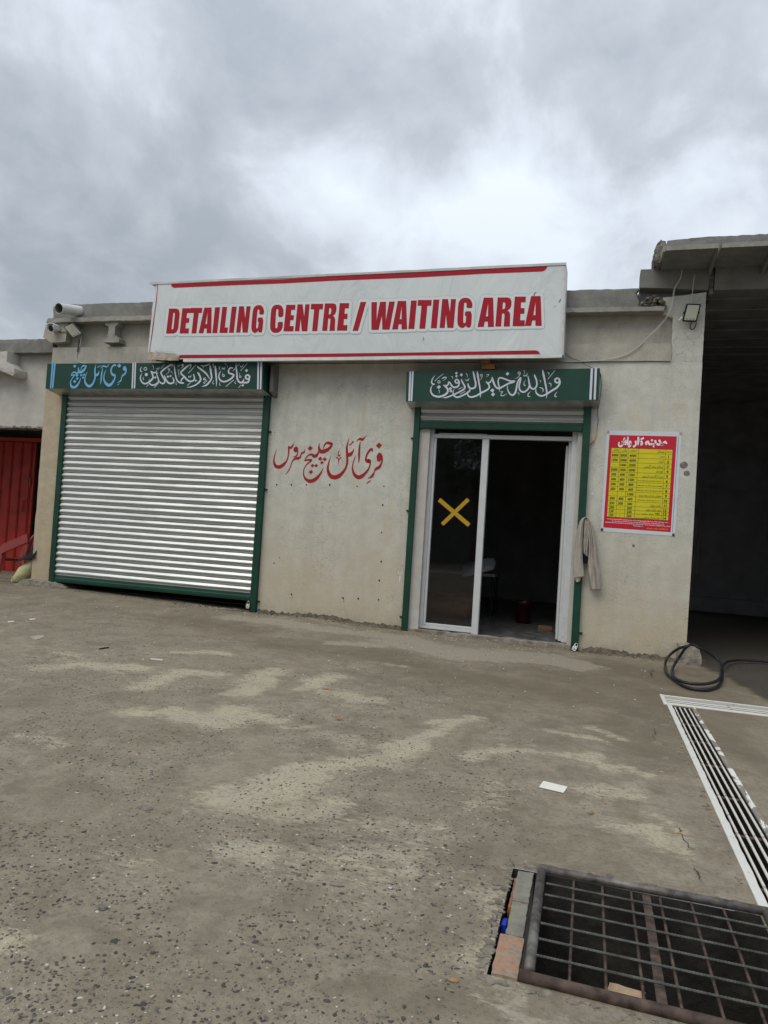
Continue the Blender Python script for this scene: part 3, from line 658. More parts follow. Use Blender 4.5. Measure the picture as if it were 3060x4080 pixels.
smear((1312, 1560), .012, .055); smear((1325, 1510), .006, .04, ang=-.35); smear((1302, 1508), .006, .03, ang=.3); smear((62, 1835), .010, .045); smear((1365, 1345), .009, .05)
smear((275, 175), .008, .022, ZP); smear((130, 800), .016, .016, ZP)

RED1 = '''S 163 455 4 118 590 22 80 750 38 88 870 62 140 955 90 215 972 100 300 940 95 375 870 70 440 780 40 478 640 34 487 520 44 488 440 50 484 390 30
S 490 440 60 545 440 62 590 395 45 622 345 20 637 270 6
S 575 410 40 577 352 6
S 690 402 10 690 440 105 680 490 128 672 535 105 665 568 40
S 725 470 30 735 540 30 725 620 30 685 672 36 590 700 4
S 398 1178 8 470 1090 26 530 975 24 565 870 24 610 780 40 680 735 70 750 730 75 800 700 50 820 640 34 850 590 50 905 565 50 925 530 22 928 475 8
D 1077 455 72
S 1428 490 16 1450 420 24 1490 340 45 1550 305 62 1620 320 80 1670 330 60 1705 318 8
S 1695 325 20 1650 405 60 1570 480 80 1480 530 105 1390 548 105 1335 500 80 1318 420 45 1330 312 6
S 1320 530 40 1290 600 50 1240 660 80 1180 670 90 1120 628 60 1040 640 36 970 710 28 920 800 18
S 918 795 28 1000 778 44 1090 775 48 1110 785 38 1060 835 36 980 900 26 920 990 24 893 1100 24 905 1220 40 960 1310 66 1050 1358 92 1130 1352 95 1230 1300 88 1330 1190 54 1400 1080 26 1438 992 5
D 1352 742 60
D 1475 757 57
D 1400 848 50
D 1140 935 54
D 1240 935 56
D 1097 1110 62'''
RED2 = '''S 186 575 5 140 700 24 105 830 46 100 930 60 130 1030 80 190 1100 100 270 1118 108 370 1085 100 470 990 68 540 880 52 572 760 50 575 640 54 568 500 62 565 370 46 590 260 26 613 150 5
S 580 570 90 640 560 95 690 515 60 725 460 28 737 410 8
S 625 295 16 640 325 20 680 290 22 715 250 36 742 238 14
S 390 435 4 360 500 14 352 560 26 372 595 34 395 570 26 398 550 14
S 300 650 14 320 630 26 350 660 22 362 720 20 352 820 3
S 435 640 30 405 640 24 375 680 18 362 730 10
S 795 245 8 840 195 30 895 178 62 940 190 60 990 155 30 1060 72 5
S 892 235 10 875 370 40 865 520 48 862 660 40 848 775 6
S 784 578 5 738 700 24 705 830 26 710 950 46 760 1060 75 840 1112 95 920 1095 88 1010 1020 62 1090 920 40 1130 820 32 1132 740 50
S 1178 490 22 1185 430 40 1150 430 50 1090 500 50 1045 590 40 1030 670 50 1060 720 80 1110 710 90 1132 760 50
D 1350 337 75
S 1355 512 30 1365 560 120 1365 620 140 1350 680 110 1335 728 40
S 1410 600 60 1428 700 34 1400 790 40 1360 860 62 1310 895 70 1265 920 50 1240 970 22 1215 1030 40 1175 1090 60 1130 1120 30 1072 1142 6
S 1037 1275 6 1095 1228 24 1156 1188 6'''
wallp = PY(0.0)
lt = obj('painted_lettering', join(letters(RED1, zoomer(1080, 1720, 240/1659), wallp), letters(RED2, zoomer(1290, 1720, 270/1659), wallp, .0019)), 'red_paint', shop)
tag(lt, 'large red brush-painted words on the plaster between the two shutters')

# ================================================================== NEIGHBOUR ON THE LEFT
nb = thing('neighbour_building', 'lower pale building at the left edge with a dark gateway', 'building', (-12, .3, 0))
obj('front_wall', roughen(prism([(-16, 3.06), (-9.76, 3.02), (-9.76, 4.40), (-16, 4.40)], .3, .55), .3, .006), 'plaster_left', nb)
obj('lintel_edge', roughen(box(-16, -9.77, .29, .56, 3.0, 3.05), .06, .02, 12, 3), 'broken', nb)
obj('roof_edge', roughen(prism([(-16, 4.405), (-9.765, 4.40), (-9.765, 4.66), (-16, 4.68)], .12, .6), .08, .01, 6, 4), 'cement', nb)
obj('corbel', roughen(prism([(-11.6, 4.06), (-10.86, 4.05), (-10.50, 3.93), (-10.46, 3.98), (-10.47, 4.07), (-10.66, 4.20), (-10.66, 4.40), (-11.6, 4.40)], -.02, .3), .07, .01, 6, 5), 'plaster_left', nb)
obj('gateway_walls', join(box(-16, -9.76, 4.2, 4.4, -.2, 3.3), box(-16, -15.8, .56, 4.2, -.2, 3.3), box(-9.95, -9.76, .56, 4.2, -.2, 3.3), box(-16, -9.76, .56, 4.4, 3.3, 3.4)), 'sooty', nb)
DY = 2.3
gate = thing('sheet_metal_gate', 'red ribbed sheet metal gate leaf standing in the dark gateway at far left', 'gate', (onY(146, 2000, DY).x, DY, 0))
xr = onY(138, 1900, DY).x; zt = onY(80, 1757, DY).z
rib = [(-.02, 0), (-.008, .0), (0, -.012), (.008, .0)]
pan_w = .265
for k in range(12):
    x1 = xr-.02-k*pan_w; x0 = x1-pan_w
    if k == 0: x0, x1 = x1-.10, x1
    else: x1 -= .0; x1 = xr-.12-(k-1)*pan_w; x0 = x1-pan_w
    P = [(x0, DY), (x0+.012, DY+.02), (x0+.03, DY+.02), (x0+.042, DY), (x1-.045, DY), (x1-.035, DY-.014), (x1-.02, DY-.014), (x1-.01, DY), (x1, DY)]
    V = [(x, y, z) for z in (.08, zt-.03) for x, y in P]; n = len(P)
    obj('panel', (V, [(i, i+1, n+i+1, n+i) for i in range(n-1)]), 'door_red', gate)
obj('frame', join(box(xr-.03, xr+.0, DY-.02, DY+.03, .05, zt), box(-16, xr-.035, DY-.02, DY+.03, .03, .075)), 'door_red', gate)
obj('bolt', join(tube([(xr-.24, DY-.03, onY(110, 1995, DY).z), (xr-.02, DY-.03, onY(110, 1995, DY).z)], .012, 6), tube([(xr-.24, DY-.03, onY(110, 1995, DY).z), (xr-.24, DY-.03, onY(110, 1995, DY).z-.25)], .012, 6)), 'door_red', gate)
obj('lock_plate', box(xr-.10, xr-.06, DY-.04, DY-.02, onY(120, 1925, DY).z-.1, onY(120, 1925, DY).z+.12), 'door_red', gate)
obj('gate_lintel', box(-16, -9.96, DY-.03, DY+.05, onY(80, 1759, DY).z+.002, onY(80, 1745, DY).z), 'frame_red', nb)

# ================================================================== GARAGE BAY ON THE RIGHT
gar = thing('wash_bay_building', 'taller open concrete car bay at right with a broken roof edge', 'building', (3, 0, 0))
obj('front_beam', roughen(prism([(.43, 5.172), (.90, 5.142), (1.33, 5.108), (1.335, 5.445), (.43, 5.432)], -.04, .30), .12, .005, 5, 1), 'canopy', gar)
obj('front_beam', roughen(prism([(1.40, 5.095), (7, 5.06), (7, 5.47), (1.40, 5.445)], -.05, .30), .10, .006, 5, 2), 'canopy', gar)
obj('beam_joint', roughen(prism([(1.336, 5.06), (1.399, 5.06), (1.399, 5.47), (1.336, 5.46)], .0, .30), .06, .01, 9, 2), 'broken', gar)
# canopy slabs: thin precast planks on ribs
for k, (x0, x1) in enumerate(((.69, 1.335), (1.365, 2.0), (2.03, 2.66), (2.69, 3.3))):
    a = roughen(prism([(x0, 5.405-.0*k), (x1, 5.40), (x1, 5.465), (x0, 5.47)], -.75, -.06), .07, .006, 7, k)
    obj('canopy_slab', a, 'canopy', gar); obj('canopy_lit_edge', roughen(box(x0+.004, x1-.004, -.762, -.7515, 5.402, 5.466), .05, .003, 9, k), 'ledge', gar)  # paler front strip paints in the light on each slab edge
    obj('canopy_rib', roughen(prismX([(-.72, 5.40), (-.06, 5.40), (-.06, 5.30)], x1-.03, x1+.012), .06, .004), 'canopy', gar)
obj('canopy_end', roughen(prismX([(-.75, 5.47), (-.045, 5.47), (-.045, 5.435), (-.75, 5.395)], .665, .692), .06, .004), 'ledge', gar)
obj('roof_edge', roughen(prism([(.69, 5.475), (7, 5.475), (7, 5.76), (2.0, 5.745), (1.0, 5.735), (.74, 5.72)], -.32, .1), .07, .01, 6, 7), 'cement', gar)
obj('broken_end', roughen(prism([(.60, 5.45), (.665, 5.40), (.72, 5.475), (.735, 5.71), (.66, 5.735), (.60, 5.66), (.57, 5.56)], -.34, .1), .045, .028, 9, 8), 'broken', gar)
obj('roof_slab', box(1.0, 9, .11, 12, 5.48, 5.60), 'cement', gar)
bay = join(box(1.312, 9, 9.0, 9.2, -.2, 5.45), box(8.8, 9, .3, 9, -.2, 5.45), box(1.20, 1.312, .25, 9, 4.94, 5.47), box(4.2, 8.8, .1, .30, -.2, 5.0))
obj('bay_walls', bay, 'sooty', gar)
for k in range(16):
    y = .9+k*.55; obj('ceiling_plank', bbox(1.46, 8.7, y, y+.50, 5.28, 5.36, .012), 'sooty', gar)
obj('back_door', join(box(2.5, 2.56, 8.9, 8.99, 0, 3.0), box(4.0, 4.06, 8.9, 8.99, 0, 3.0), box(2.5, 4.06, 8.9, 8.98, 3.0, 3.08), box(2.56, 4.0, 8.94, 8.99, 0, 3.0)), 'room', gar)
obj('back_cill', box(1.46, 8.7, 8.6, 8.99, 0, .35), 'room', gar)
# rubble in the hole between parapet and column
V, F = [], []
rr = random.Random(3)
for k in range(150):
    x = rr.uniform(.44, .80); y = rr.uniform(-.08, .2); h = .22*max(0, 1-abs(x-.62)/.25); z = 4.87+rr.random()*h
    s = rr.uniform(.012, .04); a = rock((x, y, z), (s, s, s*.8), k*.7, .9, 1); V2, F2 = a; kk = len(V); V += V2; F += [tuple(i+kk for i in f) for f in F2]
obj('loose_rubble', (V, F), 'broken', shop)['kind'] = 'stuff'
obj('recess_back', box(.36, .95, .17, .20, 4.86, 5.15), 'sooty', shop)

# ================================================================== ROLLER SHUTTERS
PITCH_S = .1085
def slat_mesh(w, name, var=0):
    P = [(0.004, 0), (-.006, -.003), (-.031, -.040), (-.033, -.044), (-.024, -.0475), (-.033, -.051), (-.034, -.056), (-.008, -.092), (-.008, -.096), (-.016, -.1005), (-.004, -.1035), (.006, -.1085)]
    n = len(P); seg = 34; V = []; rr = random.Random(int(w*100))
    for s in range(seg+1):
        x = w*s/seg
        for y, z in P: V.append((x, y+.0035*noise.noise(Vector((x*1.6, z*18, var*5.3)))+.0015*noise.noise(Vector((x*6, z*40, var*3.1))), z+.0018*noise.noise(Vector((x*.9, 0, var*9.7)))))
    F = [(s*n+i, (s+1)*n+i, (s+1)*n+i+1, s*n+i+1) for s in range(seg) for i in range(n-1)]
    return mesh(name, V, F, 'galv')
def rail(x0, x1, z0, z1, parent, y0=-.075, y1=-.002):
    o = obj('guide_rail', bbox(x0, x1, y0, y1, z0, z1, .006), 'green', parent); return o
def hinge_lugs(parent, pts):
    for x, z in pts: obj('fixing_lug', join(bbox(x-.022, x+.022, -.03, -.001, z-.012, z+.012, .003), tube([(x, -.032, z), (x, -.045, z)], .009, 6)), 'green', parent)
# wide closed shutter
sh1 = thing('roller_shutter', 'wide closed silver roller shutter in a green frame, left of the painted red words', 'roller shutter', (-7.25, 0, 0), 'green framed roller shutters')
rail(-9.305, -9.195, .205, 3.60, sh1); rail(-5.315, -5.205, .045, 3.60, sh1)
W1 = -5.30+9.20; sms = [slat_mesh(W1, 'slat', q) for q in range(7)]
zb_l = .33; n1 = 31
for k in range(n1):
    z = .335+PITCH_S*(k+1)
    if z > 3.66: break
    inst('slat', sms[(k*3) % 7], sh1, (-9.20, -.025, z), (0, 0, RN.uniform(-.0005, .0005)))
obj('bottom_bar', join(prismX([(-.06, .22), (-.02, .215), (-.02, .335), (-.045, .34), (-.05, .30), (-.066, .285), (-.066, .245)], -9.19, -5.32)), 'green', sh1)
def housing(parent, plane_y, q, back_drop, back_ins=.0, nm='shutter_housing', ytop_back=0.0):
    P = PY(plane_y); c = [P(*p) for p in q]     # TL TR BR BL on the front plane
    TL, TR, BR, BL = c
    V = [TL, TR, BR, BL]+[Vector((p.x+dx, ytop_back-.002, p.z+dz)) for p, dx, dz in ((TL, .0, .02), (TR, .0, .02), (BR, .0, -back_drop), (BL, .0, -back_drop))]
    F = [(3, 2, 1, 0), (0, 1, 5, 4), (1, 2, 6, 5), (3, 0, 4, 7), (2, 3, 7, 6), (4, 5, 6, 7)]
    return obj(nm, (V, F), ['green_face', 'galv_dull'], parent, mi=[0, 0, 0, 0, 1, 0]), P
h1, P1 = housing(sh1, -.36, [(189, 1449), (1048, 1443), (1048, 1551), (181, 1548)], .06)
Z3 = zoomer(170, 1430, 370/1659); Z4 = zoomer(510, 1430, 290/1659); Z5 = zoomer(780, 1430, 320/1659)
BLUE = '''D 573 130 30
S 680 220 8 690 160 14 720 125 24 755 125 28 788 122 6
S 784 126 10 750 180 34 700 230 44 655 235 40 640 190 26 642 140 4
S 640 235 24 610 262 30 570 235 24 530 255 18 507 300 10
S 507 298 14 555 285 22 572 292 20 540 330 16 505 390 16 498 440 22 515 490 40 550 508 40 600 490 40 645 430 26 670 370 14 680 330 4
D 690 290 25
D 742 282 24
D 722 333 24
D 612 292 30
D 620 348 28
D 573 403 32
S 798 230 5 765 310 16 752 380 24 770 440 36 815 485 46 860 480 44 905 425 30 935 340 26 935 260 28 935 180 24 952 95 4
S 940 290 40 975 285 44 1000 250 22 1010 215 6
S 975 150 14 1010 135 14 1045 112 8
S 1035 170 6 1075 130 24 1110 132 26 1150 140 20 1190 85 4
S 1075 160 8 1055 260 24 1045 370 24 1028 460 4
S 1138 190 4 1105 260 16 1092 340 20 1110 410 34 1155 460 50 1200 468 52 1250 420 36 1290 340 24 1290 290 30 1255 285 44 1225 240 28 1222 190 26 1250 130 28 1290 110 30 1310 130 14
D 1367 122 38
S 1468 130 20 1465 160 60 1462 190 60 1455 208 26
S 1490 170 20 1490 220 22 1465 270 30 1425 300 26 1408 340 14 1400 380 22 1370 410 20 1325 425 4
S 1325 470 6 1350 455 12 1375 442 8'''
W4 = '''S 318 172 4 290 215 16 285 265 20 305 290 22 322 275 10
O 395 225 33 14
C 417 357 36
S 322 325 4 290 390 22 285 460 26 320 530 30 380 565 34 450 545 34 520 495 36 570 430 36 565 380 32 540 310 34 520 275 20
S 545 300 30 600 315 32 640 300 26 660 255 6
S 362 405 5 345 440 12 350 470 16 368 465 8
S 555 135 10 578 175 14 585 250 5
D 620 425 30
D 660 330 24
S 655 205 8 660 232 12 675 225 10 682 205 6
S 682 205 6 690 235 12 705 225 10 712 180 6
S 745 220 10 835 125 10
S 655 350 20 680 430 28 700 500 30 670 550 30 600 595 36 530 590 34 485 545 24 480 500 16 498 450 5
S 420 632 12 470 578 12
S 595 655 14 700 555 14
S 990 190 6 1015 130 22 960 145 36 850 215 36 760 295 34 755 330 30 800 420 36 840 490 32 820 550 34 770 560 34 720 520 26 700 480 20
S 830 380 24 880 500 34 940 555 38 1000 555 36 1045 520 32 1035 460 24 1010 415 8
D 910 405 30
D 970 390 26
O 930 235 18 14
S 950 250 12 930 300 12 865 365 5
S 980 275 6 1000 305 10 1005 345 4
S 1050 130 16 1065 250 24 1085 380 26 1110 470 30 1160 530 34 1230 550 34 1275 548 30
O 1155 260 12 9
S 1145 280 10 1160 350 8 1165 415 4
S 1130 180 10 1195 130 10
O 1245 140 17 12
S 1262 155 12 1240 190 10 1210 215 5
S 1400 230 6 1440 140 24 1380 150 36 1280 230 36 1210 300 34 1210 340 30 1280 400 38 1340 470 36 1410 510 38 1480 500 34 1515 440 28 1490 345 22
S 1270 420 30 1220 470 30 1210 520 26
S 1375 325 14 1555 130 12
S 1380 385 10 1388 420 16 1408 405 12
S 1408 390 8 1425 420 16 1442 365 6
D 1545 495 28
S 1350 610 12 1425 540 12
S 1105 520 6 1092 560 12 1105 590 14
S 1335 648 4 1420 640 24 1530 600 30 1560 580 30'''
W5 = '''S 0 535 26 60 490 34 100 430 34 90 370 32 55 300 34 35 280 16
S 205 390 14 165 405 20 170 430 18 215 430 12 150 500 8
S 165 520 12 240 445 8
S 30 150 26 60 180 34 140 240 34 220 310 30 285 415 10
S 105 130 12 160 150 18 230 130 22 295 98 12
S 155 190 5 150 150 12
S 295 130 20 305 220 34 320 320 34 325 400 32 280 480 34 210 545 30 120 572 5
S 355 90 8 363 140 12 365 190 4
S 400 140 20 410 230 34 420 350 32 428 460 24 425 575 5
S 372 440 5 350 485 12 365 520 14 378 505 6
S 545 175 8 552 210 14 570 195 8
S 572 185 8 588 215 14 606 168 6
S 508 155 5 485 195 12 500 220 8
S 525 235 4 485 310 22 480 390 26 520 450 34 590 470 34 670 445 34 750 390 36 785 335 34 740 310 34 685 290 32 680 230 28 720 185 28 765 190 22
O 572 345 20 14
S 552 280 6 552 325 10
S 590 85 6 640 130 8
S 655 145 8 660 180 4
S 770 245 12 900 95 10
S 830 90 8 835 180 24 850 300 30 855 400 34 890 470 36 940 490 36 985 450 28 990 405 6
O 1070 375 42 34
S 1105 420 36 1080 480 36 1020 490 36 960 488 30
D 1048 240 34
S 925 245 12 1070 90 8
S 905 120 8 945 170 14 985 110 8
O 918 370 18 12
S 905 285 6 908 350 10
S 822 455 5 808 490 12 830 518 14
D 972 545 28
S 880 600 10 935 535 12
S 620 572 14 790 430 12
S 500 480 5 490 525 12 515 552 12'''
def stripe(q, zf, P): return quadfill(q, zf, P, .0012)
obj('blue_lettering', letters(BLUE, Z3, P1), 'blue_print', h1)
for q in ([(165, 82), (193, 82), (153, 522), (130, 522)], [(205, 82), (232, 82), (190, 522), (163, 522)]): obj('blue_stripe', stripe(q, Z3, P1), 'blue_print', h1)
obj('white_lettering', join(letters(W4, Z4, P1), letters(W5, Z5, P1)), 'white_print', h1)
for q, z_ in (([(1605, 68), (1630, 68), (1612, 527), (1587, 527)], Z3), ([(1645, 68), (1670, 68), (1652, 527), (1628, 527)], Z3), ([(1275, 63), (1310, 63), (1298, 628), (1265, 628)], Z5), ([(1337, 63), (1370, 63), (1353, 628), (1320, 628)], Z5)):
    obj('white_stripe', stripe(q, z_, P1), 'white_print', h1)
hinge_lugs(sh1, [(-5.185, 3.0), (-5.185, 2.05), (-5.185, .22), (-9.33, 2.1), (-9.33, .42)])
obj('end_bracket', prismX([(-.20, 3.63), (-.002, 3.56), (-.002, 4.08), (-.20, 4.04)], -5.155, -5.10), 'grey_board', sh1)
# narrow raised shutter over the door
sh2 = thing('roller_shutter', 'narrow roller shutter rolled up above the dark open glass door, green guide rails', 'roller shutter', (-1.44, 0, 0), 'green framed roller shutters')
rail(-2.745, -2.655, .0, 3.46, sh2); rail(-.24, -.135, -.03, 3.46, sh2)
sm2 = slat_mesh(2.41, 'short_slat')
for k in range(3): inst('slat', sm2, sh2, (-2.652, -.022, 3.225+PITCH_S*(k+1)))
obj('bottom_bar', prismX([(-.06, 3.105), (-.015, 3.10), (-.015, 3.225), (-.045, 3.23), (-.05, 3.20), (-.062, 3.19), (-.062, 3.125)], -2.65, -.245), 'green', sh2)
h2, P2 = housing(sh2, -.30, [(1620, 1481), (2391, 1467), (2384, 1595), (1617, 1600)], .06)
Z6 = zoomer(1690, 1450, 290/1659); Z7 = zoomer(1960, 1450, 300/1659)
W6 = '''S 250 262 4 195 330 22 170 410 28 195 460 38 240 460 24
S 240 390 12 340 300 12 440 222 10
O 338 410 27 16
D 335 527 46
S 320 592 12 350 615 14 340 685 4
S 188 485 8 152 560 26 155 640 32 210 715 40 320 748 44 430 725 44 520 665 44 540 590 40 490 520 38 440 480 24
S 480 500 36 540 480 34 560 410 26 600 450 34 640 510 36 700 535 38 770 510 38 800 450 32 795 390 30
O 745 395 40 32
S 405 340 16 450 310 26 500 308 24 480 350 12 415 382 5
S 620 285 14 650 300 14 648 350 4
D 735 210 34
D 738 278 32
D 848 248 38
D 595 565 40
D 612 620 36
S 845 350 24 880 430 34 925 510 36 910 570 38 800 640 36 650 710 34 500 765 30 415 770 4
S 685 560 5 660 640 20 670 710 34 740 758 38 830 740 36 950 680 36 1030 620 36 1040 580 30
S 780 578 14 880 525 12
S 815 692 14 940 620 12
S 945 350 10 962 385 16 984 365 10
S 984 350 8 1005 380 16 1025 325 8
S 955 215 14 980 250 12 985 310 5
S 1000 440 14 1005 490 36 1040 550 40 1100 560 40 1160 530 40 1175 450 38 1155 350 38 1130 230 38 1115 160 10
S 1050 590 12 1000 640 24 995 710 30 1060 755 38 1180 730 40 1300 660 42 1420 600 40 1480 550 38 1480 490 34 1440 430 30 1405 400 18
S 1210 165 10 1220 250 42 1245 400 36 1270 550 32 1285 680 28 1275 780 4
O 1303 258 22 14
S 1325 280 12 1300 340 10 1265 375 4
S 1415 250 12 1470 240 16 1460 270 10 1405 300 4
S 1420 430 30 1480 430 36 1530 380 28 1550 300 20
S 1550 300 24 1580 400 34 1612 490 36
D 1555 605 48
D 1570 695 48'''
W7 = '''S 0 300 16 30 400 34 80 500 36 150 540 38 240 500 36 370 430 38 480 395 40 505 365 20
S 505 375 30 400 375 34 280 330 34 180 305 32 140 350 28 145 450 30 170 540 22 165 610 4
D 342 217 44
S 185 620 14 240 610 14 205 660 12 200 695 18 260 695 16 330 655 4
S 345 480 14 345 560 20 390 650 32 450 690 34 510 640 38 540 540 38 560 430 36 600 340 34 640 295 30
S 635 300 30 625 380 34 600 480 34 620 580 34 690 620 36 760 590 34 810 530 34 820 480 30
S 795 265 14 815 380 34 840 490 36 890 550 36 950 535 34 990 460 34 980 360 34 950 280 36 935 230 16
O 600 200 25 16
S 622 230 14 580 290 12 500 330 4
S 700 235 12 712 268 18 735 250 12
S 738 240 10 760 270 18 780 200 8
S 695 140 12 720 170 12 720 215 5
S 742 355 5 705 420 14 720 480 20 745 465 8
S 970 540 10 970 620 30 1020 680 38 1100 705 38 1200 665 38 1320 590 40 1430 520 42 1490 440 40 1500 370 36
O 1440 365 50 36
S 1115 120 8 1130 200 44 1160 350 38 1190 500 34 1210 650 30 1198 765 4
S 1232 340 12 1310 240 12 1390 145 10
S 1225 190 14 1260 205 16 1250 250 4
S 1250 425 16 1300 440 20 1295 510 4
S 1050 360 10 1075 375 12 1065 410 4
S 1050 520 14 1115 540 20 1130 590 16 1100 630 4
S 850 605 5 800 660 20 800 715 20 850 720 10
S 1438 612 5 1390 680 18 1400 725 20 1430 712 8
S 565 635 12 595 650 12 590 695 4'''
Zd = zoomer(1580, 1400, 870/1540)
st = [stripe(q, Zd, P2) for q in ([(91, 141), (103, 141), (96, 350), (83, 350)], [(109, 141), (121, 141), (111, 350), (99, 350)], [(1370, 118), (1386, 118), (1375, 340), (1359, 340)], [(1398, 117), (1414, 117), (1404, 340), (1390, 340)])]
obj('white_lettering', join(letters(W6, Z6, P2), letters(W7, Z7, P2)), 'white_print', h2)
for q in st: obj('white_stripe', q, 'white_print', h2)
hinge_lugs(sh2, [(-2.77, 2.95), (-2.77, 1.83), (-2.77, .2), (-.11, .22)])

# padlocks
def padlock(label, loc, rot, body='lock'):
    t = thing('padlock', label, 'padlock', loc, 'padlocks on the shutter rails'); t.rotation_euler = rot; ORG[t] = Vector((0, 0, 0))
    prof = [(-.028, .02), (-.028, -.03), (-.018, -.048), (.018, -.048), (.028, -.03), (.028, .02), (.016, .026), (-.016, .026)]
    obj('lock_body', prism(prof, -.014, .012), body, t)
    obj('shackle', tube([(-.02, 0, .02), (-.02, 0, .045), (-.012, 0, .062), (0, 0, .068), (.012, 0, .062), (.02, 0, .045), (.02, 0, .02)], .006, 8, 3), 'steel', t)
    for x, z in ((-.02, .012), (.02, .012), (-.02, -.02), (.02, -.02)): obj('rivet', xform(lathe([(0, .003), (.004, .002), (.005, 0)], 8), Matrix.Translation((x, -.014, z)) @ Matrix.Rotation(math.pi/2, 4, 'X')), 'rust', t)
    obj('keyhole', box(-.006, .006, -.0155, -.0142, -.036, -.014), 'rust', t)
    ORG[t] = Vector(loc); return t
p = onY(988, 2412, -.10); padlock('cream riveted padlock hanging at the right end of the closed shutter bottom bar', p, (0, .06, 0))
p = onY(2290, 2580, -.14); pl2 = padlock('open white padlock leaning at the foot of the rail right of the glass door', (p.x, p.y, p.z), (-.25, .55, .2), 'white_plastic')

# ================================================================== GLASS DOOR
door = thing('aluminium_door', 'white aluminium framed glass door, left pane shut and right leaf swung open', 'door', (-1.4, .14, 0))
FY0, FY1 = .10, .19
def al(name, x0, x1, z0, z1, y0=FY0, y1=FY1, b=.004): return obj(name, bbox(x0, x1, y0, y1, z0, z1, b), 'alu', door)
zb = .045
obj('frame', join(bbox(-2.505, -2.455, FY0, FY1, zb, 3.12, .004), bbox(-.385, -.30, FY0-.01, FY1, zb, 3.12, .004), bbox(-2.455, -.385, FY0, FY1, 2.985, 3.045, .004), bbox(-2.455, -1.62, FY0, FY1, zb, zb+.045, .004)), 'alu', door)
al('stile', -2.452, -2.415, zb+.05, 2.98, FY0+.01, FY1-.01); al('stile', -1.70, -1.60, zb-.02, 2.98, FY0-.006, FY1-.004)
al('bottom_rail', -2.413, -1.703, zb+.048, zb+.085, FY0+.01, FY1-.01); al('track_groove', -2.38, -1.64, 3.048, 3.06)
pane = obj('glass_pane', box(-2.414, -1.701, .142, .147, zb+.086, 2.98), 'glass', door)
lf = obj('open_leaf', join(xform(join(bbox(0, .05, 0, .035, .06, 2.93, .003), bbox(.95, 1.02, 0, .035, .06, 2.93, .003), bbox(.05, .95, .004, .031, .06, .13, .003), bbox(.05, .95, .004, .031, 2.86, 2.93, .003)), Matrix.Translation((-.437, .245, 0)) @ Matrix.Rotation(math.radians(93.0), 4, 'Z'))), 'alu', door)
obj('inner_jamb', bbox(-.432, -.386, .17, .24, .05, 2.98, .003), 'alu', door)
obj('leaf_glass', xform(box(.05, .95, .015, .019, .13, 2.86), Matrix.Translation((-.437, .245, 0)) @ Matrix.Rotation(math.radians(93.0), 4, 'Z')), 'glass', lf)
pz0, pz1 = onY(2248, 2156, .5).z, onY(2248, 2088, .5).z; hx = onY(2244, 2120, .5).x; hx2 = onY(2262, 2120, .5).x
obj('handle', join(tube([(hx, .5, pz0), (hx, .5, pz1)], .011, 8), tube([(hx, .5, pz1), (hx2, .5, pz1)], .013, 8), tube([(hx, .5, pz0), (hx2, .5, pz0)], .013, 8)), 'alu', lf)
for z in (2.85, 2.6, 1.8, 1.72, .4, .33, .12): obj('screw', xform(lathe([(0, .004), (.006, .003), (.007, 0)], 8), Matrix.Translation((-.36, FY0-.010, z)) @ Matrix.Rotation(math.pi/2, 4, 'X')), 'steel', door)
tp = thing('tape_cross', 'yellow tape cross stuck on the left glass pane of the door', 'tape', onY(1810, 2045, .139))
Pt = PY(.1405)
def strip4(a, b, w, zf, P, off):
    d = Vector((b[0]-a[0], b[1]-a[1])).normalized(); n = Vector((-d.y, d.x))*w/2
    return [P(*zf(a[0]+n.x, a[1]+n.y), off), P(*zf(b[0]+n.x, b[1]+n.y), off), P(*zf(b[0]-n.x, b[1]-n.y), off), P(*zf(a[0]-n.x, a[1]-n.y), off)], [(0, 1, 2, 3)]
obj('tape_strip', strip4((300, 1045), (512, 1226), 30, Zd, Pt, .0005), 'yellow_tape', tp)
obj('tape_strip', strip4((506, 1043), (322, 1220), 27, Zd, Pt, .0015), 'yellow_tape', tp)
# things just inside the door
def bucket(c):
    t = thing('bucket', 'dark red bucket standing on the floor inside the doorway', 'bucket', c)
    obj('bucket_body', lathe([(.0, .005), (.12, .005), (.125, .01), (.155, .36), (.165, .365), (.165, .385), (.155, .385), (.145, .37), (.115, .02), (0, .02)], 20, c), 'bucket', t, True)
    obj('rim', lathe([(.168, .34), (.173, .345), (.173, .36), (.168, .365)], 20, c), 'bucket', t)
b = onZ(2085, 2436, .02); bucket((b.x*.86, EYE.y+(b.y-EYE.y)*.86, .022))
bw = Vector((onZ(2170, 2512, .02).x, onZ(2170, 2512, .02).y, .022))
MAT['tan_brick'] = simple('tan_brick', (.20, .12, .075), .9, var=.3, vs=20)
tag(obj('brick', roughen(xform(box(-.115, .115, -.055, .055, 0, .075), Matrix.Translation(bw) @ Matrix.Rotation(.15, 4, 'Z')), .03, .004, 20), 'tan_brick'), 'loose clay brick lying on the floor just inside the open door', 'brick')
cb = onZ(1780, 2452, .02)
ct = thing('carton', 'brown carton behind the glass pane under the white cushion', 'box', (cb.x, cb.y+.3, .022))
obj('carton_body', bbox(cb.x-.42, cb.x+.38, cb.y-.05, cb.y+.5, .022, .40, .006), 'carton', ct)
obj('carton_flap', box(cb.x-.42, cb.x+.38, cb.y-.3, cb.y-.055, .398, .404), 'carton', ct)
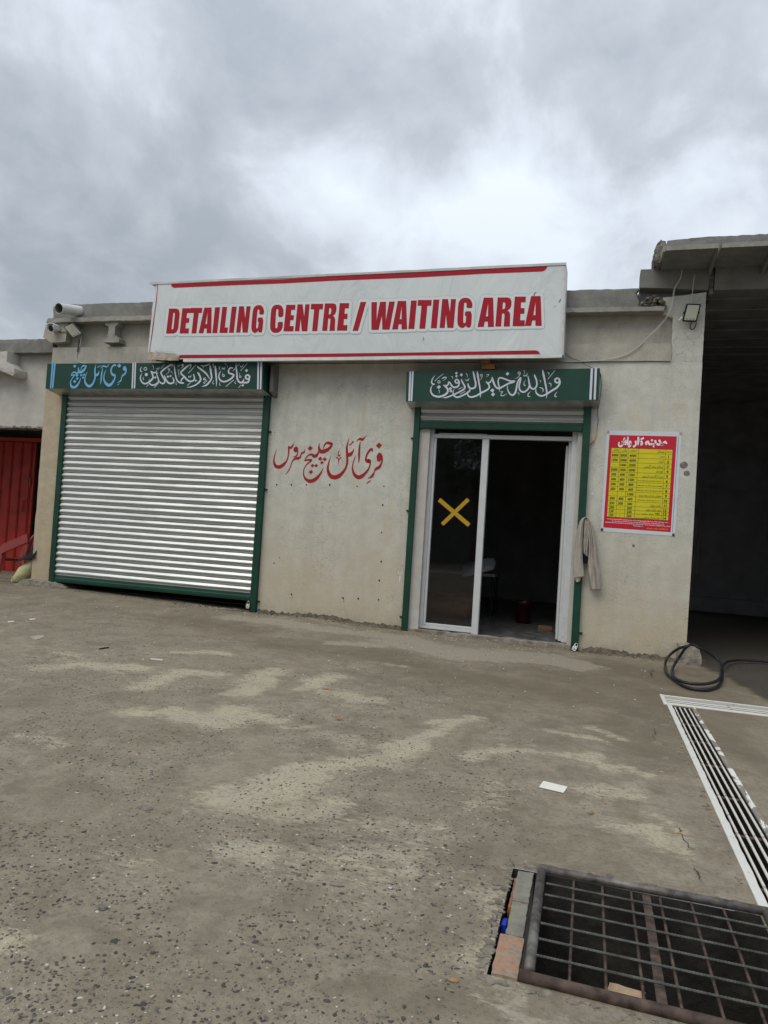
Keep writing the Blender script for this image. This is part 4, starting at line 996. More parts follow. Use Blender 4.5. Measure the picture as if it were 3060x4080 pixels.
def cushion(c, s, rot):
    bm = bmesh.new(); bmesh.ops.create_uvsphere(bm, u_segments=24, v_segments=14, radius=1)
    for v in bm.verts:
        x, y, z = v.co; r = max(abs(x), abs(y), 1e-4); l = math.hypot(x, y); k = (l/r)**.65; x *= k; y *= k
        e = max(0, 1-(max(abs(x), abs(y)))**4); v.co = Vector((x*s[0], y*s[1], z*s[2]*(.35+.65*e)))+Vector((0, 0, 1))*.02*noise.noise(Vector((x*3, y*3, z)))
        v.co = rot @ v.co+Vector(c)
    out = ([v.co.copy() for v in bm.verts], [tuple(v.index for v in f.verts) for f in bm.faces]); bm.free(); return out
cc = onY(1905, 2260, 2.9)
tag(obj('cushion', cushion((cc.x, cc.y, cc.z), (.34, .24, .09), Matrix.Rotation(-.32, 3, 'Y') @ Matrix.Rotation(.5, 3, 'X')), 'cushion', None, True), 'rumpled white cushion tilted on top of the carton inside the door', 'cushion')
tab = thing('bench', 'dark low bench inside the room carrying the white cushion', 'bench', (cc.x, 3.0, .022))
obj('bench_top', bbox(cc.x-1.6, cc.x+.35, 2.75, 3.4, cc.z-.16, cc.z-.10, .006), 'room', tab)
for x in (cc.x-1.55, cc.x+.28):
    for y in (2.8, 3.33): obj('leg', box(x, x+.05, y, y+.05, .022, cc.z-.161), 'black', tab)

# ================================================================== BIG SIGN
ZA = zoomer(580, 1100, 550/1659); ZBs = zoomer(1050, 1060, 600/1659); ZC = zoomer(1600, 1030, 680/1659)
b_l = onY(591, 1415, -.43); b_r = onY(2229, 1413, -.43); t_l = onY(628, 1132, -.34)
SP = Plane(b_l, b_r, t_l)
sign = thing('sign_board', 'long white banner sign with red DETAILING CENTRE / WAITING AREA lettering', 'sign', (-4.0, -.35, 4.2))
edge = [(46, 908), (75, 730), (108, 480), (130, 300), (147, 100)]
top_l, top_r = ZA(147, 97), ZC(1565, 66); bot_l, bot_r = ZA(42, 1003), ZC(1534, 935)
nx, nz = 60, 16; V = []
for j in range(nz+1):
    v = j/nz
    for i in range(nx+1):
        u = i/nx
        L_ = (bot_l[0]*(1-v)+top_l[0]*v-4*math.sin(v*math.pi)*0, bot_l[1]*(1-v)+top_l[1]*v); R_ = (bot_r[0]*(1-v)+top_r[0]*v, bot_r[1]*(1-v)+top_r[1]*v)
        p = SP(L_[0]+(R_[0]-L_[0])*u, L_[1]+(R_[1]-L_[1])*u)
        V.append(p)
obj('banner', (V, [(j*(nx+1)+i, j*(nx+1)+i+1, (j+1)*(nx+1)+i+1, (j+1)*(nx+1)+i) for j in range(nz) for i in range(nx)]), 'banner', sign, True)
TLs, TRs, BLs, BRs = SP(*top_l), SP(*top_r), SP(*bot_l), SP(*bot_r)
back = Vector((0, .28, 0)); up = Vector((0, 0, 1))
def slab(a, b, c, d, th, nrm):   # quad thickened along nrm
    q = [a, b, c, d]+[p+nrm*th for p in (a, b, c, d)]
    return q, [(0, 1, 2, 3), (7, 6, 5, 4), (0, 4, 5, 1), (1, 5, 6, 2), (2, 6, 7, 3), (3, 7, 4, 0)]
L0, L1 = SP(*ZA(12, 905)), SP(*ZA(100, 90))
def rims(nm, P0, P1, dz, n=22, w=.03, amp=.006, nrm=Vector((0, -1, 0))):
    V, F = [], []
    for i in range(n+1):
        p = P0.lerp(P1, i/n); j1 = amp*noise.noise(Vector((i*.9, dz*50, 0))); j2 = amp*noise.noise(Vector((i*1.3, dz*90, 3)))
        V += [p+Vector((0, -.010, 0)), p+Vector((0, -.014+j2, dz+j1)), p+Vector((0, .05, dz+j1))]
    for i in range(n): F += [(3*i, 3*i+3, 3*i+4, 3*i+1), (3*i+1, 3*i+4, 3*i+5, 3*i+2)]
    return obj(nm, (V, F), 'white_metal', sign)
rims('top_trim', TLs+Vector((-.16, 0, -.005)), TRs+Vector((.05, 0, 0)), .035)
rims('bottom_trim', BLs+Vector((.66, 0, 0)), BRs+Vector((.04, 0, 0)), -.045)
# side returns
n = 18; V, F = [], []
for i in range(n+1):
    v = i/n; a = SP(*ZA(46+(147-46)*v, 908-(908-97)*v)); o_ = SP(*ZA(12+(100-12)*v, 905-(905-90)*v)); jx = .012*noise.noise(Vector((v*9, 3, 0)))
    V += [a+Vector((0, -.001, 0)), a.lerp(o_, .55)+Vector((jx, .012, 0)), o_+Vector((jx, .03, 0)), o_+Vector((0, .30, 0))]
for i in range(n): F += [(4*i+k, 4*i+4+k, 4*i+5+k, 4*i+1+k) for k in range(3)]
obj('left_return', (V, F), 'white_metal', sign)
n = 18; V, F = [], []
for i in range(n+1):
    v = i/n; a = BRs.lerp(TRs, v); jx = .010*noise.noise(Vector((v*11, 8, 0)))
    V += [a+Vector((0, -.002, 0)), a+Vector((.03+jx, .004, 0)), a+Vector((.055+jx*.5, .02, 0)), a+Vector((.06, .30, 0))]
for i in range(n): F += [(4*i+k, 4*i+4+k, 4*i+5+k, 4*i+1+k) for k in range(3)]
obj('right_return', (V, F), 'white_metal', sign)
obj('left_red_edge', join(*[strip4(a, b_, 7, ZA, SP, .002) for a, b_ in zip(edge[:-1], edge[1:])]), 'red_print', sign)
bx0, bx1 = BLs.x-.05, BRs.x+.05
obj('underside_board', roughen(prism([(bx0, 4.165), (bx1-.15, 4.15), (bx1-.15, 4.175), (bx0, 4.19)], -.41, -.06), .2, .008), 'grey_board', sign)
obj('back_panel', slab(TLs+Vector((-.1, .29, -.02)), TRs+Vector((.04, .29, -.02)), BRs+Vector((.04, .23, .03)), BLs+Vector((-.03, .23, .03)), .02, Vector((0, 1, 0))), 'grey_board', sign)
obj('top_cover', slab(TLs+Vector((-.15, -.005, .012)), TRs+Vector((.05, -.005, .012)), TRs+Vector((.05, .30, 0)), TLs+Vector((-.15, .30, 0)), .012, up), 'white_metal', sign)
for x in (-7.2, -4.0, -.9): obj('bracket', box(x-.025, x+.025, -.10, .05, 4.30, 4.35), 'rust', sign)
# stripes
def arc(cx, cy, rx, ry, a0, a1, n=7): return [(cx+rx*math.cos(a0+(a1-a0)*k/n), cy+ry*math.sin(a0+(a1-a0)*k/n)) for k in range(n+1)]
def C2s(x, y): return x, y
topst = [ZA(305, 98), ZA(308, 115), ZA(318, 130), ZA(345, 142), ZA(1659, 88), ZBs(1659, 127)] + [ZC(1360, 126), ZC(1385, 120), ZC(1405, 103), ZC(1420, 73)] + [ZBs(1659, 71), ZA(1659, 36)]
# order: bottom edge left->right then top edge right->left
topst = [ZA(305, 96), ZA(310, 118), ZA(322, 132), ZA(345, 141), ZA(1000, 112), ZA(1659, 88), ZBs(800, 160), ZBs(1659, 127), ZC(800, 148), ZC(1360, 126), ZC(1388, 118), ZC(1407, 100), ZC(1420, 74), ZC(800, 98), ZBs(1659, 71), ZBs(800, 107), ZA(1659, 38), ZA(1000, 63)]
def ngon(px, off, mt, nm):
    V, F = tess([px], lambda x, y: SP(x, y, off)); return obj(nm, (V, F), mt, sign)
ngon(topst, .0025, 'red_print', 'top_stripe')
botst = [ZA(395, 987), ZA(425, 947), ZA(1659, 938), ZBs(800, 963), ZBs(1659, 952), ZC(800, 902), ZC(1300, 892), ZC(1330, 900), ZC(1350, 930), ZC(600, 938), ZBs(1659, 985), ZBs(800, 1000), ZA(1659, 975), ZA(900, 983)]
ngon(botst, .0025, 'red_print', 'bottom_stripe')
pt = roughen(slab(SP(*ZA(8, 1006), .03), SP(*ZA(385, 1018), .03), SP(*ZA(415, 945), .025), SP(*ZA(20, 905), .025), .04, Vector((0, 1, 0))), .05, .012, 9, 2)
obj('tape_patch', pt, 'tape_beige', sign); obj('tape_edge', roughen(slab(SP(*ZA(110, 912), .027), SP(*ZA(380, 935), .027), SP(*ZA(340, 905), .026), SP(*ZA(110, 893), .026), .004, Vector((0, 1, 0))), .04, .006, 9, 1), 'cushion', sign)
for q in ([(1105, 700, 14), (1120, 760, 34), (1090, 830, 20)], [(1230, 730, 20), (1190, 780, 40), (1150, 830, 20)]): pass
obj('scuff_mark', letters('S 1310 322 3 1292 345 8 1286 380 6 1296 425 4\nS 1550 390 3 1538 410 6 1528 424 4\nS 1500 455 2 1480 472 3\nS 208 760 2 216 775 4 207 795 3', ZC, SP, .006), 'black', sign)

GL = {  # condensed heavy capitals in a unit box
 'I': [[(0, 0), (1, 0), (1, 1), (0, 1)]],
 'L': [[(0, 0), (1, 0), (1, .21), (.60, .21), (.60, 1), (0, 1)]],
 'E': [[(0, 0), (1, 0), (1, .2), (.60, .2), (.60, .42), (.93, .42), (.93, .61), (.60, .61), (.60, .81), (1, .81), (1, 1), (0, 1)]],
 'T': [[(.29, 0), (.72, 0), (.72, .80), (1, .80), (1, 1), (0, 1), (0, .80), (.29, .80)]],
 'N': [[(0, 0), (.37, 0), (.37, .47), (.56, 0), (1, 0), (1, 1), (.64, 1), (.64, .54), (.42, 1), (0, 1)]],
 'A': [[(0, 0), (.38, 0), (.41, .18), (.60, .18), (.63, 0), (1, 0), (.80, 1), (.22, 1)], [(.45, .36), (.58, .36), (.52, .82)]],
 'D': [[(0, 0), (.62, 0), (.86, .05), (1, .20), (1, .80), (.90, .95), (.66, 1), (0, 1)], [(.42, .17), (.42, .83), (.54, .83), (.58, .78), (.58, .22), (.54, .17)]],
 'R': [[(0, 0), (.40, 0), (.40, .45), (.52, .45), (.58, .40), (.58, 0), (1, 0), (.97, .40), (.90, .50), (.76, .55), (.92, .61), (1, .72), (1, .86), (.90, .97), (.68, 1), (0, 1)], [(.40, .60), (.40, .83), (.52, .83), (.58, .78), (.58, .66), (.52, .60)]],
 'C': [[(.02, .16), (.14, .03), (.34, -.03), (.66, -.03), (.88, .04), (1, .18), (1, .38), (.60, .38), (.60, .18), (.52, .13), (.42, .17), (.42, .83), (.50, .87), (.60, .83), (.60, .56), (1, .56), (1, .82), (.86, .96), (.66, 1.02), (.34, 1.02), (.14, .96), (.02, .82)]],
 'G': [[(.02, .16), (.14, .03), (.34, -.02), (.52, .0), (.66, .08), (.68, .0), (1, .0), (1, .56), (.52, .56), (.52, .40), (.62, .40), (.60, .18), (.52, .14), (.42, .18), (.42, .83), (.50, .87), (.60, .83), (.60, .67), (1, .67), (1, .82), (.86, .96), (.66, 1.02), (.34, 1.02), (.14, .96), (.02, .82)]],
 '/': [[(0, 0), (.40, 0), (1, 1), (.58, 1)]],
 'W': [[(.06, 0), (.36, 0), (.50, .52), (.54, 0), (.84, 0), (1, 1), (.73, 1), (.65, .30), (.60, 1), (.33, 1), (.245, .33), (.24, 1), (0, 1)]]}
# letter, zoom, lower-left x, lower-right x, lower y ; upper-left x, upper-right x, upper y (left, right)
LET = [('D', ZA, 246, 386, 690, 282, 416, 390), ('E', ZA, 408, 516, 689, 442, 545, 386), ('T', ZA, 512, 648, 689, 547, 683, 382), ('A', ZA, 637, 790, 687, 672, 825, 378), ('I', ZA, 802, 860, 685, 835, 895, 374),
 ('L', ZA, 887, 984, 683, 922, 1018, 370), ('I', ZA, 1002, 1060, 681, 1036, 1096, 367), ('N', ZA, 1088, 1228, 679, 1124, 1263, 362), ('G', ZA, 1262, 1402, 677, 1290, 1430, 355),
 ('C', ZBs, 65, 208, 726, 82, 224, 432), ('E', ZBs, 220, 328, 719, 250, 352, 427), ('N', ZBs, 344, 482, 718, 374, 508, 421), ('T', ZBs, 497, 628, 716, 525, 658, 416), ('R', ZBs, 645, 784, 713, 676, 808, 411), ('E', ZBs, 808, 920, 711, 840, 944, 408),
 ('/', ZBs, 981, 1085, 714, 981, 1132, 395), ('A', ZBs, 1416, 1582, 697, 1445, 1602, 384),
 ('I', ZC, 66, 123, 684, 92, 149, 408), ('T', ZC, 134, 266, 682, 160, 294, 403), ('I', ZC, 284, 342, 678, 309, 367, 399), ('N', ZC, 369, 504, 674, 396, 529, 394), ('G', ZC, 536, 676, 670, 550, 692, 388),
 ('A', ZC, 738, 898, 665, 764, 922, 380), ('R', ZC, 911, 1052, 661, 934, 1072, 378), ('E', ZC, 1079, 1196, 657, 1101, 1208, 370), ('A', ZC, 1198, 1362, 654, 1224, 1384, 365)]
def chaikin(lp, keep):   # soften corners of round letters
    out = []
    n = len(lp)
    for i in range(n):
        a, b_ = lp[i], lp[(i+1) % n]; out += [(a[0]*.8+b_[0]*.2, a[1]*.8+b_[1]*.2), (a[0]*.2+b_[0]*.8, a[1]*.2+b_[1]*.8)]
    return out
def hull(P):
    P = sorted(set(P)); 
    def half(Q):
        h = []
        for p in Q:
            while len(h) > 1 and (h[-1][0]-h[-2][0])*(p[1]-h[-2][1])-(h[-1][1]-h[-2][1])*(p[0]-h[-2][0]) <= 0: h.pop()
            h.append(p)
        return h
    a = half(P); b_ = half(P[::-1]); return a[:-1]+b_[:-1]
red_n = []; halo = []; glow = []
allpx = []
for i, (ch, Z, bl, br, by, tl, tr, ty) in enumerate(LET):
    loops = [chaikin(lp, 0) if ch in 'CG' else lp for lp in GL[ch]]
    def mp(u, v, Z=Z, bl=bl, br=br, by=by, tl=tl, tr=tr, ty=ty):
        if GL is not None and ch == '/': x0, x1 = bl, tr
        else: x0, x1 = bl+(tl-bl)*v, br+(tr-br)*v
        return Z(x0+(x1-x0)*u, by+(ty-by)*v)
    px = [[mp(u, v) for u, v in lp] for lp in loops]
    red_n.append(tess(px, lambda x, y: SP(x, y, .0075))); allpx.append(px[0])
px = [ZBs(*q) for q in [(1188, 703), (1188, 398), (1250, 396), (1245, 600), (1283, 395), (1350, 393), (1346, 605), (1383, 392), (1447, 390), (1388, 700), (1308, 701), (1304, 545), (1268, 702)]]
red_n.append(tess([px], lambda x, y: SP(x, y, .0075))); allpx.append(px)
obj('red_lettering', join(*red_n), 'red_print', sign)
for i, P in enumerate(allpx):
    for rad, off, dst in ((13.5, .003, halo), (11.0, .0045, glow)):
        pts = [(round(x+rad*math.cos(a), 3), round(y+rad*math.sin(a), 3)) for x, y in P for a in np.linspace(0, 6.283, 13)[:-1]]
        h = hull(pts); dst.append(([SP(x, y, off+(i % 4)*.0003) for x, y in h], [tuple(range(len(h)))]))
obj('letter_halo', join(*halo), 'banner_halo', sign); obj('letter_outline', join(*glow), 'banner_glow', sign)

# bricks wedged under the sign
for (q0, q1, lab, ry) in (((1921, 1425), (1953, 1452), 'upper of the two bricks wedged under the banner sign', .1), ((1922, 1453), (1972, 1475), 'lower brick lying on the green housing, beneath the other wedged brick', -.05)):
    a, b_ = onY(*q0, -.18), onY(*q1, -.18)
    tag(obj('brick', roughen(box(a.x, b_.x, -.24, -.02, b_.z+.002, a.z), .03, .005, 20, ry), 'brick'), lab, 'brick')

# ================================================================== PRICE POSTER
ZQ = zoomer(2380, 1700, 380/1659); PP = PY(-.004)
pos = thing('price_poster', 'red and yellow car wash price list poster on the right wall', 'poster', onY(2550, 2130, -.004))
obj('sheet', join(quadfill([(60, 1820), (1350, 1905), (1470, 92), (165, 62)], ZQ, PP, 0)), 'poster_white', pos)
obj('red_panel', quadfill([(103, 1752), (1275, 1835), (1383, 170), (212, 143)], ZQ, PP, .0012), 'poster_red', pos)
obj('blue_line', join(quadfill([(1302, 1836), (1309, 1836), (1415, 172), (1408, 172)], ZQ, PP, .0012)), 'navy', pos)
obj('yellow_table', quadfill([(168, 1563), (1230, 1632), (1308, 400), (248, 367)], ZQ, PP, .0024), 'poster_yellow', pos)
rl = [367, 450, 535, 617, 700, 783, 867, 950, 1035, 1117, 1200, 1283, 1367, 1430, 1495, 1563]; rr_ = [400, 482, 568, 653, 740, 823, 908, 995, 1080, 1165, 1250, 1335, 1420, 1490, 1555, 1632]
ct_ = [248, 400, 545, 722, 1190, 1308]; cb_ = [168, 320, 468, 642, 1112, 1230]
def tpt(u, row):   # u in column units 0..5, row in row units 0..15
    i = min(int(row), 14); f = row-i; yl = rl[i]+(rl[i+1]-rl[i])*f; yr = rr_[i]+(rr_[i+1]-rr_[i])*f
    j = min(int(u), 4); g = u-j; xt = ct_[j]+(ct_[j+1]-ct_[j])*g; xb = cb_[j]+(cb_[j+1]-cb_[j])*g
    s = (yl-367)/(1563-367); x = xt+(xb-xt)*s; t = (x-(248-80*s))/1060; return x, yl+(yr-yl)*t
lines = []
for k in range(16): lines.append(strip4(tpt(0, k), tpt(4.999, k), 5, ZQ, PP, .0030))
for c in range(1, 5): lines.append(strip4(tpt(c, 0), tpt(c, 14.999), 5, ZQ, PP, .0034))
obj('table_lines', join(*lines), 'ink', pos)
FORMS = {'ا': (0xFE8D, 0xFE8E, None, None), 'آ': (0xFE81, 0xFE82, None, None), 'ب': (0xFE8F, 0xFE90, 0xFE91, 0xFE92), 'پ': (0xFB56, 0xFB57, 0xFB58, 0xFB59), 'ٹ': (0xFB66, 0xFB67, 0xFB68, 0xFB69), 'ت': (0xFE95, 0xFE96, 0xFE97, 0xFE98),
 'ج': (0xFE9D, 0xFE9E, 0xFE9F, 0xFEA0), 'د': (0xFEA9, 0xFEAA, None, None), 'ڈ': (0xFB88, 0xFB89, None, None), 'ذ': (0xFEAB, 0xFEAC, None, None), 'ر': (0xFEAD, 0xFEAE, None, None), 'ز': (0xFEAF, 0xFEB0, None, None), 'س': (0xFEB1, 0xFEB2, 0xFEB3, 0xFEB4),
 'ش': (0xFEB5, 0xFEB6, 0xFEB7, 0xFEB8), 'ع': (0xFEC9, 0xFECA, 0xFECB, 0xFECC), 'غ': (0xFECD, 0xFECE, 0xFECF, 0xFED0), 'ک': (0xFB8E, 0xFB8F, 0xFB90, 0xFB91), 'گ': (0xFB92, 0xFB93, 0xFB94, 0xFB95), 'ل': (0xFEDD, 0xFEDE, 0xFEDF, 0xFEE0),
 'م': (0xFEE1, 0xFEE2, 0xFEE3, 0xFEE4), 'ن': (0xFEE5, 0xFEE6, 0xFEE7, 0xFEE8), 'و': (0xFEED, 0xFEEE, None, None), 'ہ': (0xFBA6, 0xFBA7, 0xFBA8, 0xFBA9), 'ی': (0xFBFC, 0xFBFD, 0xFBFE, 0xFBFF), 'ئ': (0xFE89, 0xFE8A, 0xFE8B, 0xFE8C)}
def shape_urdu(s):
    out = []
    for i, ch in enumerate(s):
        if ch not in FORMS: out.append(ch); continue
        f = FORMS[ch]; pv = s[i-1] if i else ''; nx_ = s[i+1] if i+1 < len(s) else ''
        jp = pv in FORMS and FORMS[pv][2] is not None; jn = nx_ in FORMS and f[2] is not None
        code = f[3] if jp and jn else f[1] if jp else f[2] if jn else f[0]; out.append(chr(code))
    return ''.join(out[::-1])
TXT = []
def text(s, at, hgt, bold=0.0, align='CENTER', wmax=None, off=.0040, ang=None):
    """flat printed text on the poster; at = enlarged-photo point of the text's middle, hgt = cap height in the same units"""
    cu = bpy.data.curves.new('t', 'FONT'); cu.body = s; cu.size = 1; cu.offset = bold; cu.resolution_u = 2; cu.align_x = align
    o = bpy.data.objects.new('t', cu); COL.objects.link(o); dg = bpy.context.evaluated_depsgraph_get(); me = bpy.data.meshes.new_from_object(o.evaluated_get(dg))
    V = [v.co.copy() for v in me.vertices]; F = [tuple(p.vertices) for p in me.polygons]
    bpy.data.objects.remove(o); bpy.data.meshes.remove(me); bpy.data.curves.remove(cu)
    if not V: return
    sc = hgt/.72; w = (max(v.x for v in V)-min(v.x for v in V))*sc; sx = sc*(min(1, wmax/w) if wmax else 1)
    mxm = (max(v.x for v in V)+min(v.x for v in V))/2; ym = (max(v.y for v in V)+min(v.y for v in V))/2 if align == 'CENTER' else .35
    TXT.append(([PP(*ZQ(at[0]+(v.x-mxm)*sx-(v.y-ym)*sc*-.07, at[1]-(v.y-ym)*sc+(v.x-mxm)*sx*.03), off) for v in V], F))
heads = ['پالش', 'واش', 'سروس', 'وہیکلز', 'نمبرشمار']
for c, h in enumerate(heads): text(shape_urdu(h), tpt(c+.5 if c != 3 else 3.82, .52), 40 if c < 4 else 26, .004, wmax=[110, 90, 125, 150, 90][c])
vals = [('3000', '2000', '4000'), ('1500', '2000', '4000'), ('-', '1000', '2000'), ('2000', '1000', '2000'), ('500', '600', '1200'), ('500', '600', '1200'), ('500', '500', '800'), ('350', '400', '600'), ('-', '-', '1500'), ('300', '400', '600'), ('250', '300', '500'), ('200', '-', '300'), ('150', '-', '250'), ('150', '-', '250')]
names = ['بس', 'ٹرک', 'ٹریکٹر بمعہ گریس', 'کوسٹر', 'مزدا،ڈاٹسن،شہزور', None, None, None, 'سوزوکی پک اپ بمعہ پنجرہ', None, 'رکشہ،لوڈر', 'ہیوی بائیک وغیرہ', 'YBR سوزکی وغیرہ', 'موٹرسائیکل 125،70 بمعہ ڈیزل']
nw = [75, 95, 340, 130, 360, 0, 0, 0, 400, 0, 200, 260, 320, 440]
for r in range(14):
    for c in range(3):
        if vals[r][c] == '-': TXT.append(strip4((tpt(c+.4, r+1.5)[0], tpt(c+.4, r+1.5)[1]), tpt(c+.54, r+1.5), 5, ZQ, PP, .004))
        else: text(vals[r][c], tpt(c+.46, r+1.5), 42, .034)
    text(str(r+1), tpt(4.46, r+1.55), 48, .036)
    if names[r]:
        s = names[r]; w = nw[r]; e = tpt(3.96, r+1.55)
        if s.startswith('YBR'):
            text('YBR', (e[0]-60, e[1]), 38, .01); text(shape_urdu('سوزکی وغیرہ'), (e[0]-220, e[1]), 30, .006, wmax=200)
        elif '125' in s:
            text(shape_urdu('موٹرسائیکل'), (e[0]-95, e[1]), 34, .006, wmax=185); text('125,70', (e[0]-240, e[1]), 26, .02); text(shape_urdu('بمعہ ڈیزل'), (e[0]-370, e[1]), 32, .006, wmax=150)
        else: text(shape_urdu(s), (e[0]-w/2, e[1]), 40, .006, wmax=w)
def scribble(a, b, h, seed, dots=True):
    q = random.Random(seed); x = a[0]; V = []
    out = []
    while x < b[0]:
        w = q.uniform(8, 30); t = (x-a[0])/(b[0]-a[0]); y = a[1]+(b[1]-a[1])*t; t2 = min(1, (x+w-a[0])/(b[0]-a[0])); y2 = a[1]+(b[1]-a[1])*t2
        out.append(strip4((x, y), (min(x+w, b[0]), y2+q.uniform(-2, 2)), h*q.uniform(.3, .55), ZQ, PP, .004))
        if q.random() < .5: out.append(strip4((x+w*.5, y+h*.1), (x+w*.5+q.uniform(-3, 3), y-h*.9), h*.3, ZQ, PP, .0045))
        if q.random() < .4: out.append(([PP(*ZQ(px_, py_), .0042) for px_, py_ in diamond(x+w*.5, y+(h*.7 if q.random() < .5 else -h*1.0), h*.2)[0]], [(0, 1, 2, 3)]))
        x += w+q.uniform(0, 7)
    return join(*out)
for r, u0 in ((5, 3.03), (6, 3.03), (7, 3.03), (9, 3.06)): TXT.append(scribble(tpt(u0, r+1.62), tpt(3.96, r+1.62), 15 if r != 6 else 17, r))
obj('table_text', join(*TXT), 'ink', pos)['kind'] = 'stuff'
TXT = []
text(shape_urdu('واش'), (480, 268), 128, .062, wmax=235); text(shape_urdu('کار'), (715, 272), 128, .062, wmax=190); text(shape_urdu('مدینہ'), (1022, 290), 128, .062, wmax=385)
TXT += [scribble((175, 1605), (1235, 1672), 15, 21), scribble((250, 1640), (1160, 1700), 15, 22), scribble((140, 1662), (1262, 1738), 15, 23), scribble((622, 1725), (792, 1740), 15, 24)]
obj('white_text', join(*TXT), 'poster_text_white', pos)
obj('gold_text', scribble((862, 1772), (1222, 1790), 17, 25), 'poster_text_gold', pos)
for q in ((188, 88), (1450, 118), (82, 1790), (1322, 1880)):
    x, y = q; obj('tape_tab', roughen(slab(PP(*ZQ(x-22, y+24), .006), PP(*ZQ(x+24, y+22), .006), PP(*ZQ(x+22, y-24), .006), PP(*ZQ(x-20, y-22), .006), .003, Vector((0, 1, 0))), .02, .002, 30), 'rust' if y > 1000 else 'tape_beige', pos)

# ================================================================== LAMPS, CAMERA, PIPE, CABLES
def floodlight(quad, Y, label, case_m, tilt):
    P = PY(Y); c = [P(*q) for q in quad]; ctr = sum(c, Vector())/4
    t = thing('floodlight', label, 'floodlight', ctr, 'LED floodlights under the roof edge')
    rgt = ((c[1]-c[0])+(c[2]-c[3])).normalized(); upv = ((c[0]-c[3])+(c[1]-c[2])).normalized(); w = ((c[1]-c[0]).length+(c[2]-c[3]).length)/4; h = ((c[0]-c[3]).length+(c[1]-c[2]).length)/4
    nrm = rgt.cross(upv).normalized(); nrm = nrm if nrm.y < 0 else -nrm
    up2 = (upv+nrm*-tilt*0).normalized(); nrm2 = (nrm+Vector((0, 0, -tilt))).normalized(); up2 = (upv-nrm2*upv.dot(nrm2)).normalized()
    R = Matrix((rgt, up2, nrm2)).transposed().to_4x4(); MM = Matrix.Translation(ctr) @ R
    def rb(w, h, d0, d1, b, cr=.02):
        pts = []
        for cx_, cy_, a0 in ((w-cr, h-cr, 0), (-w+cr, h-cr, 90), (-w+cr, -h+cr, 180), (w-cr, -h+cr, 270)):
            for k in range(4): a = math.radians(a0+30*k); pts.append((cx_+cr*math.cos(a), cy_+cr*math.sin(a)))
        n = len(pts); V = [(x, y, d0) for x, y in pts]+[(x*.97, y*.97, d1) for x, y in pts]
        return V, [tuple(range(n-1, -1, -1)), tuple(range(n, 2*n))]+[(i, (i+1) % n, n+(i+1) % n, n+i) for i in range(n)]
    obj('lamp_case', xform(rb(w, h, -.035, .0, 0), MM), case_m, t)
    obj('diffuser', xform(rb(w*.80, h*.84, .0005, .004, 0, .012), MM), 'lamp_glass', t)
    for k in range(3): obj('sensor', xform(box(-w*.55+k*w*.45, -w*.35+k*w*.45, -h*.74, -h*.66, .0045, .006), MM), 'black', t)
    for k in range(6): obj('cooling_fin', xform(box(-w*.8+k*w*.3, -w*.78+k*w*.3, -h*.8, h*.8, -.052, -.0355), MM), case_m, t)
    obj('bracket', join(xform(box(-w-.006, -w-.001, -.015, .015, -.10, -.01), MM), xform(box(w+.001, w+.006, -.015, .015, -.10, -.01), MM), xform(box(-w-.006, w+.006, -.015, .015, -.106, -.1005), MM)), case_m, t)
    return t
ZL = zoomer(180, 1280, 200/1659)
floodlight([ZL(632, 180), ZL(962, 35), ZL(1205, 415), ZL(862, 572)], -.14, 'grey floodlight tilted sideways under the roof corner at left', 'lamp_case', .35)
ZR = zoomer(2200, 900, 860/1659)
fl2 = floodlight([ZR(1030, 600), ZR(1148, 600), ZR(1113, 738), ZR(1003, 730)], -.14, 'black framed floodlight upright on the right column top', 'black', .25)
obj('adjusting_knob', tube([onY(*ZR(975, 728), -.12), onY(*ZR(1000, 700), -.13)], .016, 8), 'white_plastic', fl2)
cp = onY(*ZL(240, 235), -.22)
cctv = thing('security_camera', 'white bullet security camera on the left roof corner', 'camera', cp)
def along(prof, c, d):
    R = Vector((0, 0, 1)).rotation_difference(Vector(d)).to_matrix().to_4x4(); return xform(lathe(prof, 20), Matrix.Translation(c) @ R)
dv = Vector((-.10, -.9, -.22)).normalized()
obj('camera_body', along([(0, -.14), (.048, -.14), (.057, -.11), (.057, .02), (.054, .03)], cp, dv), 'white_plastic', cctv, True)
obj('lens_face', along([(.054, .03), (.054, .036), (.050, .038), (.0, .038)], cp, dv), 'black', cctv)
obj('sun_shade', xform(prism([(-.075, -.02), (-.075, .055), (-.045, .082), (.045, .082), (.075, .055), (.075, -.02), (.069, -.02), (.069, .050), (.042, .072), (-.042, .072), (-.069, .050), (-.069, -.02)], -.06, .12), Matrix.Translation(cp)), 'white_plastic', cctv)
obj('mount_base', along([(0, 0), (.05, 0), (.05, .03), (.02, .05), (.015, .1)], onY(*ZL(350, 215), -.11), (-.35, -.9, -.1)), 'white_plastic', cctv, True)
pa, pb = onY(234, 1228, -.50), onY(322, 1240, .02)
pipe = thing('pvc_pipe', 'white plastic drain pipe sticking out over the left roof ledge', 'pipe', pb)
def hollow(a, b_, r, t_, n=24):
    d = (b_-a).normalized(); s = d.cross(Vector((0, 0, 1))).normalized(); u = s.cross(d); V = []
    for P, rr in ((a, r), (b_, r), (a, r-t_), (b_, r-t_)):
        for k in range(n): V.append(P+s*math.cos(2*math.pi*k/n)*rr+u*math.sin(2*math.pi*k/n)*rr)
    F = []
    for k in range(n):
        m_ = (k+1) % n; F += [(k, m_, n+m_, n+k), (2*n+k, 3*n+k, 3*n+m_, 2*n+m_), (k, 2*n+k, 2*n+m_, m_)]
    F.append(tuple(range(3*n, 4*n))); return V, F, [0, 1, 0]*n+[1]
hv = hollow(pa, pb, .090, .006); obj('pipe_body', (hv[0], hv[1]), ['pvc', 'pvc_in'], pipe, False, mi=hv[2])
